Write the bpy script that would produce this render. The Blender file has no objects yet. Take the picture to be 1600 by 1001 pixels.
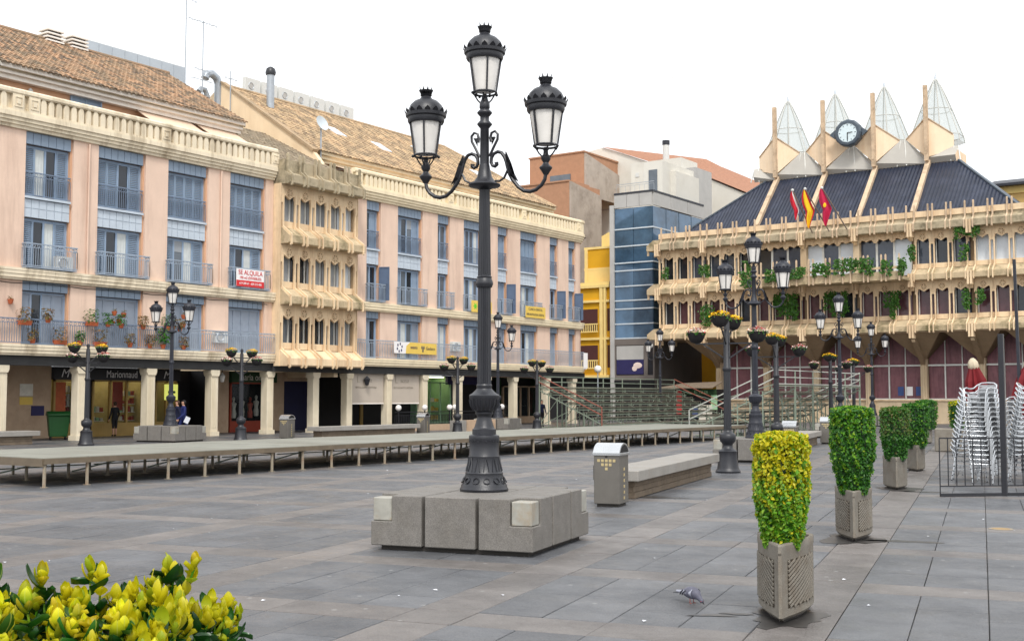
import bpy, bmesh, math, random
from mathutils import Matrix, Vector
R = math.radians
rnd = random.Random(11)
sc = bpy.context.scene
COL = sc.collection

# ------------------------------------------------------------------ camera, sky, sun, exposure
CAMH = 1.9
FPX = 1850.0
YAW = R(34.8)
PIT = math.atan(119.5 / FPX)
cam_d = bpy.data.cameras.new('camera')
cam_d.sensor_width = 36.0
cam_d.lens = FPX / 1600.0 * 36.0
cam_d.clip_start = 0.05
cam_d.clip_end = 3000
cam = bpy.data.objects.new('camera', cam_d)
COL.objects.link(cam)
cam.location = (0, 0, CAMH)
cam.rotation_euler = (R(90) + PIT, 0, YAW)
sc.camera = cam

SUN_EL, SUN_AZ = R(52), R(140)          # azimuth clockwise from +Y: behind the camera, to the right
world = bpy.data.worlds.new('World')
sc.world = world
world.use_nodes = True
wn = world.node_tree.nodes
wl = world.node_tree.links
wn.clear()
w_out = wn.new('ShaderNodeOutputWorld')
w_bg = wn.new('ShaderNodeBackground')
w_sky = wn.new('ShaderNodeTexSky')
w_sky.sky_type = 'NISHITA'
w_sky.sun_disc = False
w_sky.sun_elevation = SUN_EL
w_sky.sun_rotation = SUN_AZ
w_sky.air_density = 1.2
w_sky.dust_density = 6.0
w_sky.ozone_density = 1.0
w_hs = wn.new('ShaderNodeHueSaturation')     # an overcast sky: the same sky, nearly without colour
w_hs.inputs['Saturation'].default_value = 0.10
w_mix = wn.new('ShaderNodeMixRGB')
w_mix.inputs['Fac'].default_value = 0.75
w_mix.inputs['Color2'].default_value = (11.3, 11.6, 12.0, 1)
wl.new(w_sky.outputs['Color'], w_hs.inputs['Color'])
wl.new(w_hs.outputs['Color'], w_mix.inputs['Color1'])
wl.new(w_mix.outputs['Color'], w_bg.inputs['Color'])
w_bg.inputs['Strength'].default_value = 0.10
wl.new(w_bg.outputs['Background'], w_out.inputs['Surface'])

sun_d = bpy.data.lights.new('sun', 'SUN')
sun_d.energy = 1.5
sun_d.angle = R(12)
sun_d.color = (1.0, 0.96, 0.9)
sun = bpy.data.objects.new('sun', sun_d)
COL.objects.link(sun)
sdir = Vector((math.sin(SUN_AZ) * math.cos(SUN_EL), math.cos(SUN_AZ) * math.cos(SUN_EL), math.sin(SUN_EL)))
sun.rotation_euler = sdir.to_track_quat('Z', 'Y').to_euler()
sun.location = (30, -40, 60)

sc.view_settings.view_transform = 'Standard'
sc.view_settings.look = 'None'
sc.view_settings.gamma = 1.0
sc.view_settings.use_curve_mapping = False
sc.view_settings.exposure = 0.55
try:
    sc.cycles.max_bounces = 6
    sc.cycles.diffuse_bounces = 3
    sc.cycles.glossy_bounces = 3
    sc.cycles.transparent_max_bounces = 10
    sc.cycles.use_denoising = True
except Exception:
    pass

# ------------------------------------------------------------------ materials
def lin(c):
    def f(v):
        v /= 255.0
        return v / 12.92 if v <= 0.04045 else ((v + 0.055) / 1.055) ** 2.4
    return tuple(f(v) for v in c)

MATS = {}

def M(name, rgb, rough=0.7, var=0.12, scale=2.5, bump=0.0, bscale=30.0, metal=0.0, spec=0.4,
      stain=None, stain_fac=0.5, stain_scale=1.2, streak=False, objrand=0.0, emit=0.0, fine=0.0, wet=False):
    """Procedural surface: mottled base colour, optional stain with its own shape, fine bump."""
    m = bpy.data.materials.new(name)
    m.use_nodes = True
    nt = m.node_tree
    n, l = nt.nodes, nt.links
    b = n['Principled BSDF']
    c = lin(rgb)
    geo = n.new('ShaderNodeNewGeometry')
    no = n.new('ShaderNodeTexNoise')
    no.inputs['Scale'].default_value = scale
    no.inputs['Detail'].default_value = 5
    no.inputs['Roughness'].default_value = 0.65
    l.new(geo.outputs['Position'], no.inputs['Vector'])
    ramp = n.new('ShaderNodeValToRGB')
    ramp.color_ramp.elements[0].position = 0.3
    ramp.color_ramp.elements[1].position = 0.7
    ramp.color_ramp.elements[0].color = (*[x * (1 - var) for x in c], 1)
    ramp.color_ramp.elements[1].color = (*[min(1, x * (1 + var)) for x in c], 1)
    l.new(no.outputs['Fac'], ramp.inputs['Fac'])
    col = ramp.outputs['Color']
    if stain:
        mp = n.new('ShaderNodeMapping')
        mp.inputs['Scale'].default_value = (1, 1, 0.12 if streak else 1)
        l.new(geo.outputs['Position'], mp.inputs['Vector'])
        sn = n.new('ShaderNodeTexNoise')
        sn.inputs['Scale'].default_value = stain_scale
        sn.inputs['Detail'].default_value = 7
        sn.inputs['Roughness'].default_value = 0.7
        l.new(mp.outputs['Vector'], sn.inputs['Vector'])
        sr = n.new('ShaderNodeValToRGB')
        sr.color_ramp.elements[0].position = 0.48
        sr.color_ramp.elements[1].position = 0.66
        sr.color_ramp.elements[0].color = (0, 0, 0, 1)
        sr.color_ramp.elements[1].color = (stain_fac, stain_fac, stain_fac, 1)
        l.new(sn.outputs['Fac'], sr.inputs['Fac'])
        mx = n.new('ShaderNodeMixRGB')
        mx.inputs['Color2'].default_value = (*lin(stain), 1)
        l.new(sr.outputs['Color'], mx.inputs['Fac'])
        l.new(col, mx.inputs['Color1'])
        col = mx.outputs['Color']
    if fine:
        fn = n.new('ShaderNodeTexNoise')
        fn.inputs['Scale'].default_value = 90
        fn.inputs['Detail'].default_value = 3
        l.new(geo.outputs['Position'], fn.inputs['Vector'])
        mr = n.new('ShaderNodeMapRange')
        mr.inputs['From Min'].default_value = 0.3
        mr.inputs['From Max'].default_value = 0.7
        mr.inputs['To Min'].default_value = 1 - fine
        mr.inputs['To Max'].default_value = 1 + fine
        l.new(fn.outputs['Fac'], mr.inputs['Value'])
        mm = n.new('ShaderNodeMixRGB')
        mm.blend_type = 'MULTIPLY'
        mm.inputs['Fac'].default_value = 1
        l.new(col, mm.inputs['Color1'])
        l.new(mr.outputs['Result'], mm.inputs['Color2'])
        col = mm.outputs['Color']
    if objrand:
        oi = n.new('ShaderNodeObjectInfo')
        mr = n.new('ShaderNodeMapRange')
        mr.inputs['To Min'].default_value = 1 - objrand
        mr.inputs['To Max'].default_value = 1 + objrand
        l.new(oi.outputs['Random'], mr.inputs['Value'])
        mm = n.new('ShaderNodeMixRGB')
        mm.blend_type = 'MULTIPLY'
        mm.inputs['Fac'].default_value = 1
        l.new(col, mm.inputs['Color1'])
        l.new(mr.outputs['Result'], mm.inputs['Color2'])
        col = mm.outputs['Color']
    l.new(col, b.inputs['Base Color'])
    b.inputs['Roughness'].default_value = rough
    b.inputs['Metallic'].default_value = metal
    b.inputs['Specular IOR Level'].default_value = spec
    if bump:
        bn = n.new('ShaderNodeTexNoise')
        bn.inputs['Scale'].default_value = bscale
        bn.inputs['Detail'].default_value = 4
        l.new(geo.outputs['Position'], bn.inputs['Vector'])
        bp = n.new('ShaderNodeBump')
        bp.inputs['Strength'].default_value = bump
        bp.inputs['Distance'].default_value = 0.02
        l.new(bn.outputs['Fac'], bp.inputs['Height'])
        l.new(bp.outputs['Normal'], b.inputs['Normal'])
    if wet:
        wv = n.new('ShaderNodeTexNoise')
        wv.inputs['Scale'].default_value = 1.7
        wv.inputs['Detail'].default_value = 6
        wv.inputs['Roughness'].default_value = 0.7
        l.new(geo.outputs['Position'], wv.inputs['Vector'])
        wr_ = n.new('ShaderNodeMapRange')
        wr_.inputs['From Min'].default_value = 0.35
        wr_.inputs['From Max'].default_value = 0.65
        wr_.inputs['To Min'].default_value = 0.28
        wr_.inputs['To Max'].default_value = 0.62
        l.new(wv.outputs['Fac'], wr_.inputs['Value'])
        l.new(wr_.outputs['Result'], b.inputs['Roughness'])
        vo = n.new('ShaderNodeTexVoronoi')          # pale trodden spots, each with its own outline
        vo.inputs['Scale'].default_value = 2.6
        l.new(geo.outputs['Position'], vo.inputs['Vector'])
        vr = n.new('ShaderNodeValToRGB')
        vr.color_ramp.elements[0].position = 0.05
        vr.color_ramp.elements[1].position = 0.075
        vr.color_ramp.elements[0].color = (0.6, 0.6, 0.6, 1)
        vr.color_ramp.elements[1].color = (0, 0, 0, 1)
        l.new(vo.outputs['Distance'], vr.inputs['Fac'])
        vm = n.new('ShaderNodeMixRGB')
        vm.inputs['Color2'].default_value = (0.32, 0.32, 0.31, 1)
        l.new(vr.outputs['Color'], vm.inputs['Fac'])
        l.new(col, vm.inputs['Color1'])
        l.new(vm.outputs['Color'], b.inputs['Base Color'])
    if emit:
        l.new(col, b.inputs['Emission Color'])
        b.inputs['Emission Strength'].default_value = emit
    MATS[name] = m
    return m

def leaf_mat(name, c1, c2, c3, transl=0.35, rough=0.45):
    """Leaves: three greens mixed leaf by leaf (per-island random), some light passing through."""
    m = bpy.data.materials.new(name)
    m.use_nodes = True
    nt = m.node_tree
    n, l = nt.nodes, nt.links
    b = n['Principled BSDF']
    out = n['Material Output']
    geo = n.new('ShaderNodeNewGeometry')
    ramp = n.new('ShaderNodeValToRGB')
    e = ramp.color_ramp.elements
    e[0].position = 0.0
    e[0].color = (*lin(c1), 1)
    e[1].position = 1.0
    e[1].color = (*lin(c3), 1)
    k = ramp.color_ramp.elements.new(0.5)
    k.color = (*lin(c2), 1)
    l.new(geo.outputs['Random Per Island'], ramp.inputs['Fac'])
    l.new(ramp.outputs['Color'], b.inputs['Base Color'])
    b.inputs['Roughness'].default_value = rough
    tr = n.new('ShaderNodeBsdfTranslucent')
    l.new(ramp.outputs['Color'], tr.inputs['Color'])
    mx = n.new('ShaderNodeMixShader')
    mx.inputs['Fac'].default_value = transl
    l.new(b.outputs['BSDF'], mx.inputs[1])
    l.new(tr.outputs['BSDF'], mx.inputs[2])
    l.new(mx.outputs['Shader'], out.inputs['Surface'])
    MATS[name] = m
    return m

def glass_mat(name, rgb, fac, rough=0.05):
    m = bpy.data.materials.new(name)
    m.use_nodes = True
    nt = m.node_tree
    n, l = nt.nodes, nt.links
    b = n['Principled BSDF']
    b.inputs['Base Color'].default_value = (*lin(rgb), 1)
    b.inputs['Roughness'].default_value = rough
    tr = n.new('ShaderNodeBsdfTransparent')
    tr.inputs['Color'].default_value = (0.95, 0.97, 0.97, 1)
    mx = n.new('ShaderNodeMixShader')
    mx.inputs['Fac'].default_value = fac
    l.new(tr.outputs['BSDF'], mx.inputs[1])
    l.new(b.outputs['BSDF'], mx.inputs[2])
    l.new(mx.outputs['Shader'], n['Material Output'].inputs['Surface'])
    MATS[name] = m
    return m

# plaza
M('slab_grey', (89, 90, 93), 0.42, 0.24, 1.3, 0.4, 45, stain=(63, 65, 70), stain_fac=0.65, stain_scale=0.8, objrand=0.15, fine=0.24, spec=0.5, wet=True)
M('slab_brown', (103, 98, 95), 0.45, 0.24, 1.6, 0.4, 45, stain=(82, 77, 76), stain_fac=0.65, stain_scale=0.9, objrand=0.18, fine=0.22, spec=0.5, wet=True)
M('ground', (78, 76, 73), 0.8, 0.2, 3)
M('granite', (116, 112, 107), 0.65, 0.14, 7, 0.15, 120, fine=0.3, stain=(105, 100, 92), stain_fac=0.45, stain_scale=2.5)
M('stone_base', (62, 58, 54), 0.8)
M('onyx', (158, 156, 147), 0.35, 0.16, 6, stain=(150, 128, 98), stain_fac=0.6, stain_scale=3.5)
M('concrete_pot', (126, 120, 110), 0.85, 0.13, 6, 0.3, 120, stain=(112, 100, 86), stain_fac=0.6, stain_scale=3.5, fine=0.14)
M('groove', (52, 42, 30), 0.9)
M('soil', (52, 40, 30), 0.95)
M('bench_stone', (146, 142, 136), 0.7, 0.13, 4, 0.2, 90, stain=(128, 118, 106), stain_fac=0.5, stain_scale=2, fine=0.12)
M('bench_base', (118, 104, 88), 0.85, 0.2, 5, 0.2, 50)
M('bin_metal', (112, 108, 102), 0.45, 0.08, 4, metal=0.35)
M('bin_lid', (200, 202, 204), 0.25, 0.05, 3, metal=0.8)
M('yellow_print', (186, 168, 124), 0.6)
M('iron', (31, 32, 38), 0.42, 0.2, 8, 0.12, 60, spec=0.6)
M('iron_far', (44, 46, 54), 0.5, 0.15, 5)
M('lamp_glass', (226, 222, 216), 0.3, 0.10, 3)
M('deck_board', (132, 132, 122), 0.6, 0.18, 1.6, 0.1, 20, stain=(100, 94, 82), stain_fac=0.5, stain_scale=0.8, objrand=0.06)
M('deck_edge', (104, 92, 76), 0.6, 0.2, 3)
M('steel_leg', (150, 140, 122), 0.5, 0.2, 6, stain=(120, 78, 46), stain_fac=0.7, stain_scale=6)
M('scaffold', (138, 150, 134), 0.5, 0.12, 3, metal=0.2)
M('seat_plank', (104, 96, 84), 0.7, 0.15, 3)
M('red_rail', (146, 86, 72), 0.5)
M('white_rail', (178, 180, 172), 0.5)
# left buildings
M('pink_plaster', (222, 194, 174), 0.9, 0.06, 0.8, 0.06, 40, stain=(188, 158, 140), stain_fac=0.65, stain_scale=0.9, fine=0.05, streak=True)
M('cream_stone', (228, 214, 188), 0.85, 0.08, 1.4, 0.15, 25, stain=(158, 140, 112), stain_fac=0.75, stain_scale=1.1, streak=True)
M('cream_clean', (236, 220, 188), 0.85, 0.05, 1.4, 0.1, 25, stain=(206, 188, 156), stain_fac=0.5, stain_scale=1.0, streak=True)
M('stone_dirty', (172, 158, 132), 0.9, 0.14, 2, 0.2, 25, stain=(88, 82, 62), stain_fac=0.75, stain_scale=1.3)
M('lace_stone', (228, 202, 166), 0.85, 0.1, 2, 0.15, 25, stain=(182, 150, 116), stain_fac=0.6, stain_scale=1.2, streak=True)
M('lace_moss', (190, 170, 138), 0.9, 0.14, 2, 0.25, 25, stain=(104, 96, 66), stain_fac=0.95, stain_scale=0.8)
M('pillar_stone', (220, 208, 184), 0.85, 0.06, 2, 0.1, 30, stain=(190, 172, 138), stain_fac=0.5, stain_scale=1.0, streak=True)
M('attic_wall', (206, 162, 130), 0.9, 0.08, 1)
M('gable_wall', (234, 210, 176), 0.9, 0.06, 0.7, stain=(212, 184, 148), stain_fac=0.5, stain_scale=0.5, streak=True)
M('eave_white', (240, 232, 222), 0.8, 0.08, 2)
M('shutter', (130, 148, 168), 0.5, 0.08, 2)
M('shutter_pale', (140, 150, 164), 0.55, 0.08, 2)
M('win_frame', (146, 166, 190), 0.5, 0.06, 2)
M('panel_blue', (126, 141, 158), 0.55, 0.08, 2)
M('spandrel', (186, 196, 206), 0.6, 0.08, 2)
M('pane_dark', (34, 40, 48), 0.08, 0.2, 1.0, spec=0.6)
M('pane_grey', (92, 100, 108), 0.12, 0.25, 0.8, spec=0.6)
M('pane_blind', (150, 154, 158), 0.35, 0.1, 1.0)
M('curtain', (196, 200, 198), 0.9, 0.1, 3)
M('rail_paint', (112, 126, 146), 0.5, 0.1, 3)
M('rail_pale', (150, 162, 176), 0.5, 0.1, 3)
M('awning', (222, 196, 172), 0.85, 0.05, 2)
M('dark_beam', (58, 58, 58), 0.9, 0.15, 2)
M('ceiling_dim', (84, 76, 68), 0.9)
M('white_paint', (206, 206, 202), 0.5, 0.04, 3)
M('grey_metal', (168, 174, 180), 0.4, 0.08, 3, metal=0.4)
M('black', (20, 20, 22), 0.6)
M('brown_stone', (184, 158, 132), 0.8, 0.1, 1.5, stain=(156, 128, 104), stain_fac=0.5)
M('shop_black', (26, 24, 28), 0.4)
M('shop_green', (38, 66, 36), 0.6)
M('shop_red', (140, 52, 30), 0.5)
M('shop_wood', (160, 130, 70), 0.5)
M('shop_interior', (186, 172, 116), 0.8, 0.15, 3)
M('shop_light', (255, 236, 190), 0.5, 0.0, emit=3.0)
M('shop_dark', (24, 22, 24), 0.7)
M('shop_blue', (26, 28, 62), 0.6)
M('goods_white', (220, 214, 200), 0.6, 0.1, 5)
M('goods_red', (170, 70, 50), 0.6)
M('goods_blue', (60, 80, 130), 0.6)
M('goods_green', (150, 190, 150), 0.6)
M('sign_white', (236, 232, 230), 0.6, 0.03)
M('sign_red', (204, 46, 48), 0.6, 0.05)
M('sign_yellow', (226, 192, 92), 0.6, 0.05)
M('sign_green', (104, 196, 50), 0.6, 0.03)
M('pharmacy_yellow', (216, 220, 110), 0.5, 0.03, emit=0.5)
M('ink_blue', (40, 36, 84), 0.6)
M('ink_grey', (96, 90, 80), 0.6)
M('ink_green', (30, 80, 30), 0.6)
M('blind_cloth', (186, 174, 160), 0.9, 0.04, 2)
M('blind_ink', (160, 150, 136), 0.9)
M('terracotta', (176, 92, 58), 0.8, 0.12, 6)
M('skin', (196, 150, 124), 0.6, 0.05)
M('cloth_black', (22, 22, 26), 0.8)
M('cloth_blue', (26, 38, 96), 0.75, 0.12, 8)
M('cloth_navy', (20, 26, 56), 0.8)
M('hair_brown', (66, 42, 30), 0.7)
M('hair_dark', (24, 20, 20), 0.7)
M('paper', (232, 234, 240), 0.7)
M('wheelie_green', (24, 72, 30), 0.45, 0.1, 5)
M('satellite', (196, 204, 208), 0.5, 0.05)
# others
M('navy_roof', (38, 44, 60), 0.4, 0.16, 1.2, stain=(70, 76, 94), stain_fac=0.4, stain_scale=0.8, spec=0.5)
M('kite_stone', (236, 212, 182), 0.85, 0.06, 1, stain=(214, 178, 138), stain_fac=0.5, stain_scale=0.6, streak=True)
M('post_stone', (200, 176, 148), 0.9, 0.12, 2, stain=(140, 120, 98), stain_fac=0.65, stain_scale=1.2)
M('skylight', (176, 172, 164), 0.5, 0.06, 1)
glass_mat('spire_glass', (190, 194, 190), 0.42, 0.4)
M('mullion', (214, 214, 208), 0.5)
M('spire_bar', (186, 186, 180), 0.5)
M('shutter_dark', (84, 100, 124), 0.5, 0.08, 2)
M('screen_metal', (176, 184, 192), 0.5, 0.06, 1)
M('mauve_curtain', (122, 78, 84), 0.5, 0.22, 1.6, spec=0.5, streak=True, stain=(82, 44, 54), stain_fac=0.7, stain_scale=5)
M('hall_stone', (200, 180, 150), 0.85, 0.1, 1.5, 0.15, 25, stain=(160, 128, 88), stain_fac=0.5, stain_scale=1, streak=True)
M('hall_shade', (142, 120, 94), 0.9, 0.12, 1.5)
M('hall_pane', (62, 70, 84), 0.1, 0.3, 0.7, spec=0.6)
M('hall_pane_low', (86, 58, 64), 0.15, 0.3, 0.9, spec=0.5)
M('hall_blind', (206, 214, 222), 0.5, 0.08, 1)
M('clock_ring', (72, 82, 92), 0.4, 0.15, 3)
M('clock_face', (208, 222, 226), 0.4, 0.05, 3)
M('tower_glass', (70, 96, 120), 0.05, 0.5, 0.5, metal=0.3, spec=0.7)
M('tower_band', (196, 204, 210), 0.5, 0.05)
M('tower_grey', (176, 174, 170), 0.7, 0.08, 1)
M('tower_stone', (112, 104, 98), 0.7, 0.1, 1)
M('yellow_wall', (208, 156, 26), 0.85, 0.08, 0.8)
M('yellow_trim', (230, 202, 130), 0.85, 0.08, 0.8)
M('white_wall', (212, 208, 198), 0.9, 0.05, 0.6, stain=(192, 186, 172), stain_fac=0.4, stain_scale=0.4)
M('orange_brick', (170, 128, 100), 0.9, 0.1, 2)
M('grey_render', (170, 158, 146), 0.9, 0.12, 0.7, stain=(124, 112, 100), stain_fac=0.6, stain_scale=0.6)
M('red_tile', (156, 112, 88), 0.85, 0.2, 4)
M('ochre_wall', (206, 172, 110), 0.85, 0.06, 0.7)
M('flag_red', (196, 30, 50), 0.8, 0.08, 3)
M('flag_yellow', (232, 190, 30), 0.8, 0.06, 3)
M('flag_purple', (190, 34, 74), 0.8, 0.1, 3)
M('pole_metal', (110, 96, 84), 0.5)
M('aluminium', (216, 219, 222), 0.25, 0.05, 3, metal=0.85)
M('rubber', (22, 22, 24), 0.8)
M('chair_slat', (168, 170, 172), 0.35, 0.06, 3, metal=0.6)
M('red_canvas', (116, 26, 32), 0.75, 0.1, 3)
M('cream_canvas', (196, 182, 158), 0.75, 0.08, 3)
M('feather', (92, 92, 106), 0.6, 0.2, 30)
M('feather_dark', (44, 44, 54), 0.6, 0.2, 30)
M('feather_pale', (160, 162, 174), 0.6, 0.12, 30)
M('pigeon_leg', (170, 90, 80), 0.6)
M('petal_yellow', (236, 190, 20), 0.6, 0.15, 30)
M('petal_white', (226, 206, 196), 0.6, 0.1, 30)
M('petal_red', (190, 54, 44), 0.6, 0.15, 30)
M('basket', (34, 32, 34), 0.8)
M('drain_rust', (150, 124, 84), 0.7)
leaf_mat('leaf_yellow', (188, 184, 18), (208, 194, 20), (140, 162, 24))
leaf_mat('leaf_bright', (70, 132, 24), (104, 160, 30), (150, 176, 40))
leaf_mat('leaf_green', (40, 96, 22), (66, 124, 30), (26, 74, 18))
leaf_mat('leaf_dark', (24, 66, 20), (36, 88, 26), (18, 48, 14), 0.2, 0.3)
leaf_mat('leaf_brown', (92, 122, 44), (66, 110, 36), (122, 110, 62))
leaf_mat('ivy', (46, 96, 24), (74, 124, 30), (34, 72, 20))
leaf_mat('dry_leaf', (150, 104, 70), (120, 110, 60), (96, 84, 50))

def roof_tile_mat(name, a, b, c, d):
    m = bpy.data.materials.new(name)
    m.use_nodes = True
    n, l = m.node_tree.nodes, m.node_tree.links
    p = n['Principled BSDF']
    geo = n.new('ShaderNodeNewGeometry')
    ramp = n.new('ShaderNodeValToRGB')
    ramp.color_ramp.interpolation = 'LINEAR'
    e = ramp.color_ramp.elements
    e[0].color = (*lin(a), 1)
    e[1].color = (*lin(d), 1)
    x = e.new(0.35); x.color = (*lin(b), 1)
    x = e.new(0.7); x.color = (*lin(c), 1)
    l.new(geo.outputs['Random Per Island'], ramp.inputs['Fac'])
    no = n.new('ShaderNodeTexNoise')
    no.inputs['Scale'].default_value = 1.1
    no.inputs['Detail'].default_value = 6
    l.new(geo.outputs['Position'], no.inputs['Vector'])
    r2 = n.new('ShaderNodeValToRGB')
    r2.color_ramp.elements[0].position = 0.4
    r2.color_ramp.elements[1].position = 0.65
    r2.color_ramp.elements[0].color = (0, 0, 0, 1)
    r2.color_ramp.elements[1].color = (0.55, 0.55, 0.55, 1)
    l.new(no.outputs['Fac'], r2.inputs['Fac'])
    mx = n.new('ShaderNodeMixRGB')
    mx.inputs['Color2'].default_value = (*lin((124, 112, 92)), 1)
    l.new(r2.outputs['Color'], mx.inputs['Fac'])
    l.new(ramp.outputs['Color'], mx.inputs['Color1'])
    l.new(mx.outputs['Color'], p.inputs['Base Color'])
    p.inputs['Roughness'].default_value = 0.9
    MATS[name] = m
roof_tile_mat('tile_old', (156, 122, 94), (182, 146, 114), (130, 108, 88), (96, 84, 72))
roof_tile_mat('tile_new', (186, 156, 122), (202, 174, 136), (164, 138, 110), (132, 114, 92))
roof_tile_mat('tile_grey', (150, 138, 118), (132, 118, 100), (166, 150, 126), (110, 100, 84))

# ------------------------------------------------------------------ mesh building
class MB:
    def __init__(s):
        s.v = []; s.f = []
    def _a(s, vs, fs):
        o = len(s.v)
        s.v.extend(vs)
        s.f.extend([tuple(i + o for i in f) for f in fs])
        return s
    def box(s, x0, y0, z0, x1, y1, z1):
        x0, x1 = min(x0, x1), max(x0, x1)
        y0, y1 = min(y0, y1), max(y0, y1)
        z0, z1 = min(z0, z1), max(z0, z1)
        return s._a([(x0, y0, z0), (x1, y0, z0), (x1, y1, z0), (x0, y1, z0), (x0, y0, z1), (x1, y0, z1), (x1, y1, z1), (x0, y1, z1)],
                    [(0, 3, 2, 1), (4, 5, 6, 7), (0, 1, 5, 4), (1, 2, 6, 5), (2, 3, 7, 6), (3, 0, 4, 7)])
    def bc(s, cx, cy, cz, sx, sy, sz):
        return s.box(cx - sx / 2, cy - sy / 2, cz - sz / 2, cx + sx / 2, cy + sy / 2, cz + sz / 2)
    def bar(s, a, b, w, h=None):
        """square bar from point a to b"""
        h = h or w
        a, b = Vector(a), Vector(b)
        d = (b - a).normalized()
        u = d.cross(Vector((0, 0, 1)))
        if u.length < 1e-4:
            u = Vector((1, 0, 0))
        u.normalize()
        t = u.cross(d).normalized()
        vs = []
        for p in (a, b):
            for q, r in ((-1, -1), (1, -1), (1, 1), (-1, 1)):
                vs.append(tuple(p + u * q * w / 2 + t * r * h / 2))
        return s._a(vs, [(0, 3, 2, 1), (4, 5, 6, 7), (0, 1, 5, 4), (1, 2, 6, 5), (2, 3, 7, 6), (3, 0, 4, 7)])
    def prism(s, poly, axis, a0, a1):
        """polygon (p,q) extruded along axis: x -> (y,z), y -> (x,z), z -> (x,y)"""
        n = len(poly)
        def P(p, q, a):
            return {'x': (a, p, q), 'y': (p, a, q), 'z': (p, q, a)}[axis]
        vs = [P(p, q, a0) for p, q in poly] + [P(p, q, a1) for p, q in poly]
        fs = [tuple(range(n))[::-1], tuple(range(n, 2 * n))] + [(i, (i + 1) % n, n + (i + 1) % n, n + i) for i in range(n)]
        return s._a(vs, fs)
    def lathe(s, prof, n=12, cx=0, cy=0, cz=0, sx=1, sy=1, ph=0, flute=0.0):
        vs = []; fs = []
        for r, z in prof:
            for i in range(n):
                a = 2 * math.pi * i / n + ph
                k = r * (1 - flute) if (flute and i % 2) else r
                vs.append((cx + k * math.cos(a) * sx, cy + k * math.sin(a) * sy, cz + z))
        for j in range(len(prof) - 1):
            for i in range(n):
                fs.append((j * n + i, j * n + (i + 1) % n, (j + 1) * n + (i + 1) % n, (j + 1) * n + i))
        fs.append(tuple(range(n))[::-1])
        fs.append(tuple((len(prof) - 1) * n + i for i in range(n)))
        return s._a(vs, fs)
    def tube(s, pts, r, n=6, closed=False):
        pts = [Vector(p) for p in pts]
        m = len(pts)
        rs = r if isinstance(r, (list, tuple)) else [r] * m
        vs = []; fs = []
        prev = None
        for i, p in enumerate(pts):
            if closed:
                d = pts[(i + 1) % m] - pts[i - 1]
            else:
                d = pts[min(i + 1, m - 1)] - pts[max(i - 1, 0)]
            d.normalize()
            if prev is None:
                u = d.cross(Vector((0, 0, 1)))
                if u.length < 1e-3:
                    u = d.cross(Vector((0, 1, 0)))
            else:
                u = prev - d * prev.dot(d)
                if u.length < 1e-4:
                    u = d.orthogonal()
            u.normalize(); prev = u
            t = d.cross(u)
            for k in range(n):
                a = 2 * math.pi * k / n
                vs.append(tuple(p + (u * math.cos(a) + t * math.sin(a)) * rs[i]))
        e = m if closed else m - 1
        for j in range(e):
            for k in range(n):
                j2 = (j + 1) % m
                fs.append((j * n + k, j * n + (k + 1) % n, j2 * n + (k + 1) % n, j2 * n + k))
        if not closed:
            fs.append(tuple(range(n))[::-1])
            fs.append(tuple((m - 1) * n + k for k in range(n)))
        return s._a(vs, fs)
    def ball(s, c, r, n=10, m=6, sx=1, sy=1, sz=1):
        prof = [(max(1e-3, r * math.sin(math.pi * i / m)), -r * math.cos(math.pi * i / m) * sz) for i in range(m + 1)]
        return s.lathe(prof, n, c[0], c[1], c[2], sx, sy)
    def face(s, *pts):
        return s._a([tuple(p) for p in pts], [tuple(range(len(pts)))])
    def add(s, o, mat=None):
        vs = [tuple(mat @ Vector(v)) for v in o.v] if mat else o.v
        return s._a(vs, o.f)
    def mesh(s, name='m', bevel=0.0, smooth=None, seg=1):
        me = bpy.data.meshes.new(name)
        me.from_pydata(s.v, [], s.f)
        if bevel:
            bm = bmesh.new()
            bm.from_mesh(me)
            bmesh.ops.remove_doubles(bm, verts=bm.verts, dist=1e-5)
            bmesh.ops.recalc_face_normals(bm, faces=bm.faces)
            es = [e for e in bm.edges if len(e.link_faces) == 2 and e.calc_face_angle(0) > 0.5]
            bmesh.ops.bevel(bm, geom=es, offset=bevel, segments=seg, affect='EDGES', profile=0.5, clamp_overlap=True)
            bm.to_mesh(me)
            bm.free()
        if smooth is not None:
            me.polygons.foreach_set('use_smooth', [True] * len(me.polygons))
            me.set_sharp_from_angle(angle=R(smooth))
        me.update()
        return me

def ob(name, mesh, mat=None, parent=None, loc=(0, 0, 0), rz=0.0, rot=None, scale=None, bevel=0.0, smooth=None, kind=None, label=None):
    if isinstance(mesh, MB):
        mesh = mesh.mesh(name, bevel, smooth)
    if mat is not None and not mesh.materials:
        mesh.materials.append(MATS[mat])
    o = bpy.data.objects.new(name, mesh)
    COL.objects.link(o)
    o.parent = parent
    o.location = loc
    o.rotation_euler = rot if rot else (0, 0, rz)
    if scale:
        o.scale = scale if isinstance(scale, (list, tuple)) else (scale,) * 3
    if kind:
        o['kind'] = kind
    if label:
        o['label'] = label
    return o

def tag(o, label, cat, group=None):
    o['label'] = label
    o['category'] = cat
    if group:
        o['group'] = group
    return o

def root(name, label, cat, loc=(0, 0, 0), rz=0.0, group=None):
    o = bpy.data.objects.new(name, None)
    o.empty_display_size = 0.2
    COL.objects.link(o)
    o.location = loc
    o.rotation_euler = (0, 0, rz)
    return tag(o, label, cat, group)

def struct(o):
    o['kind'] = 'structure'
    return o

def copytree(o, parent=None):
    c = o.copy()
    COL.objects.link(c)
    c.parent = parent
    for ch in list(o.children):
        copytree(ch, c)
    return c

def dup(src, label, loc, rz=0.0, scale=None):
    c = copytree(src)
    c.location = loc
    c.rotation_euler = (0, 0, rz)
    if scale:
        c.scale = (scale,) * 3
    c['label'] = label
    return c

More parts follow.
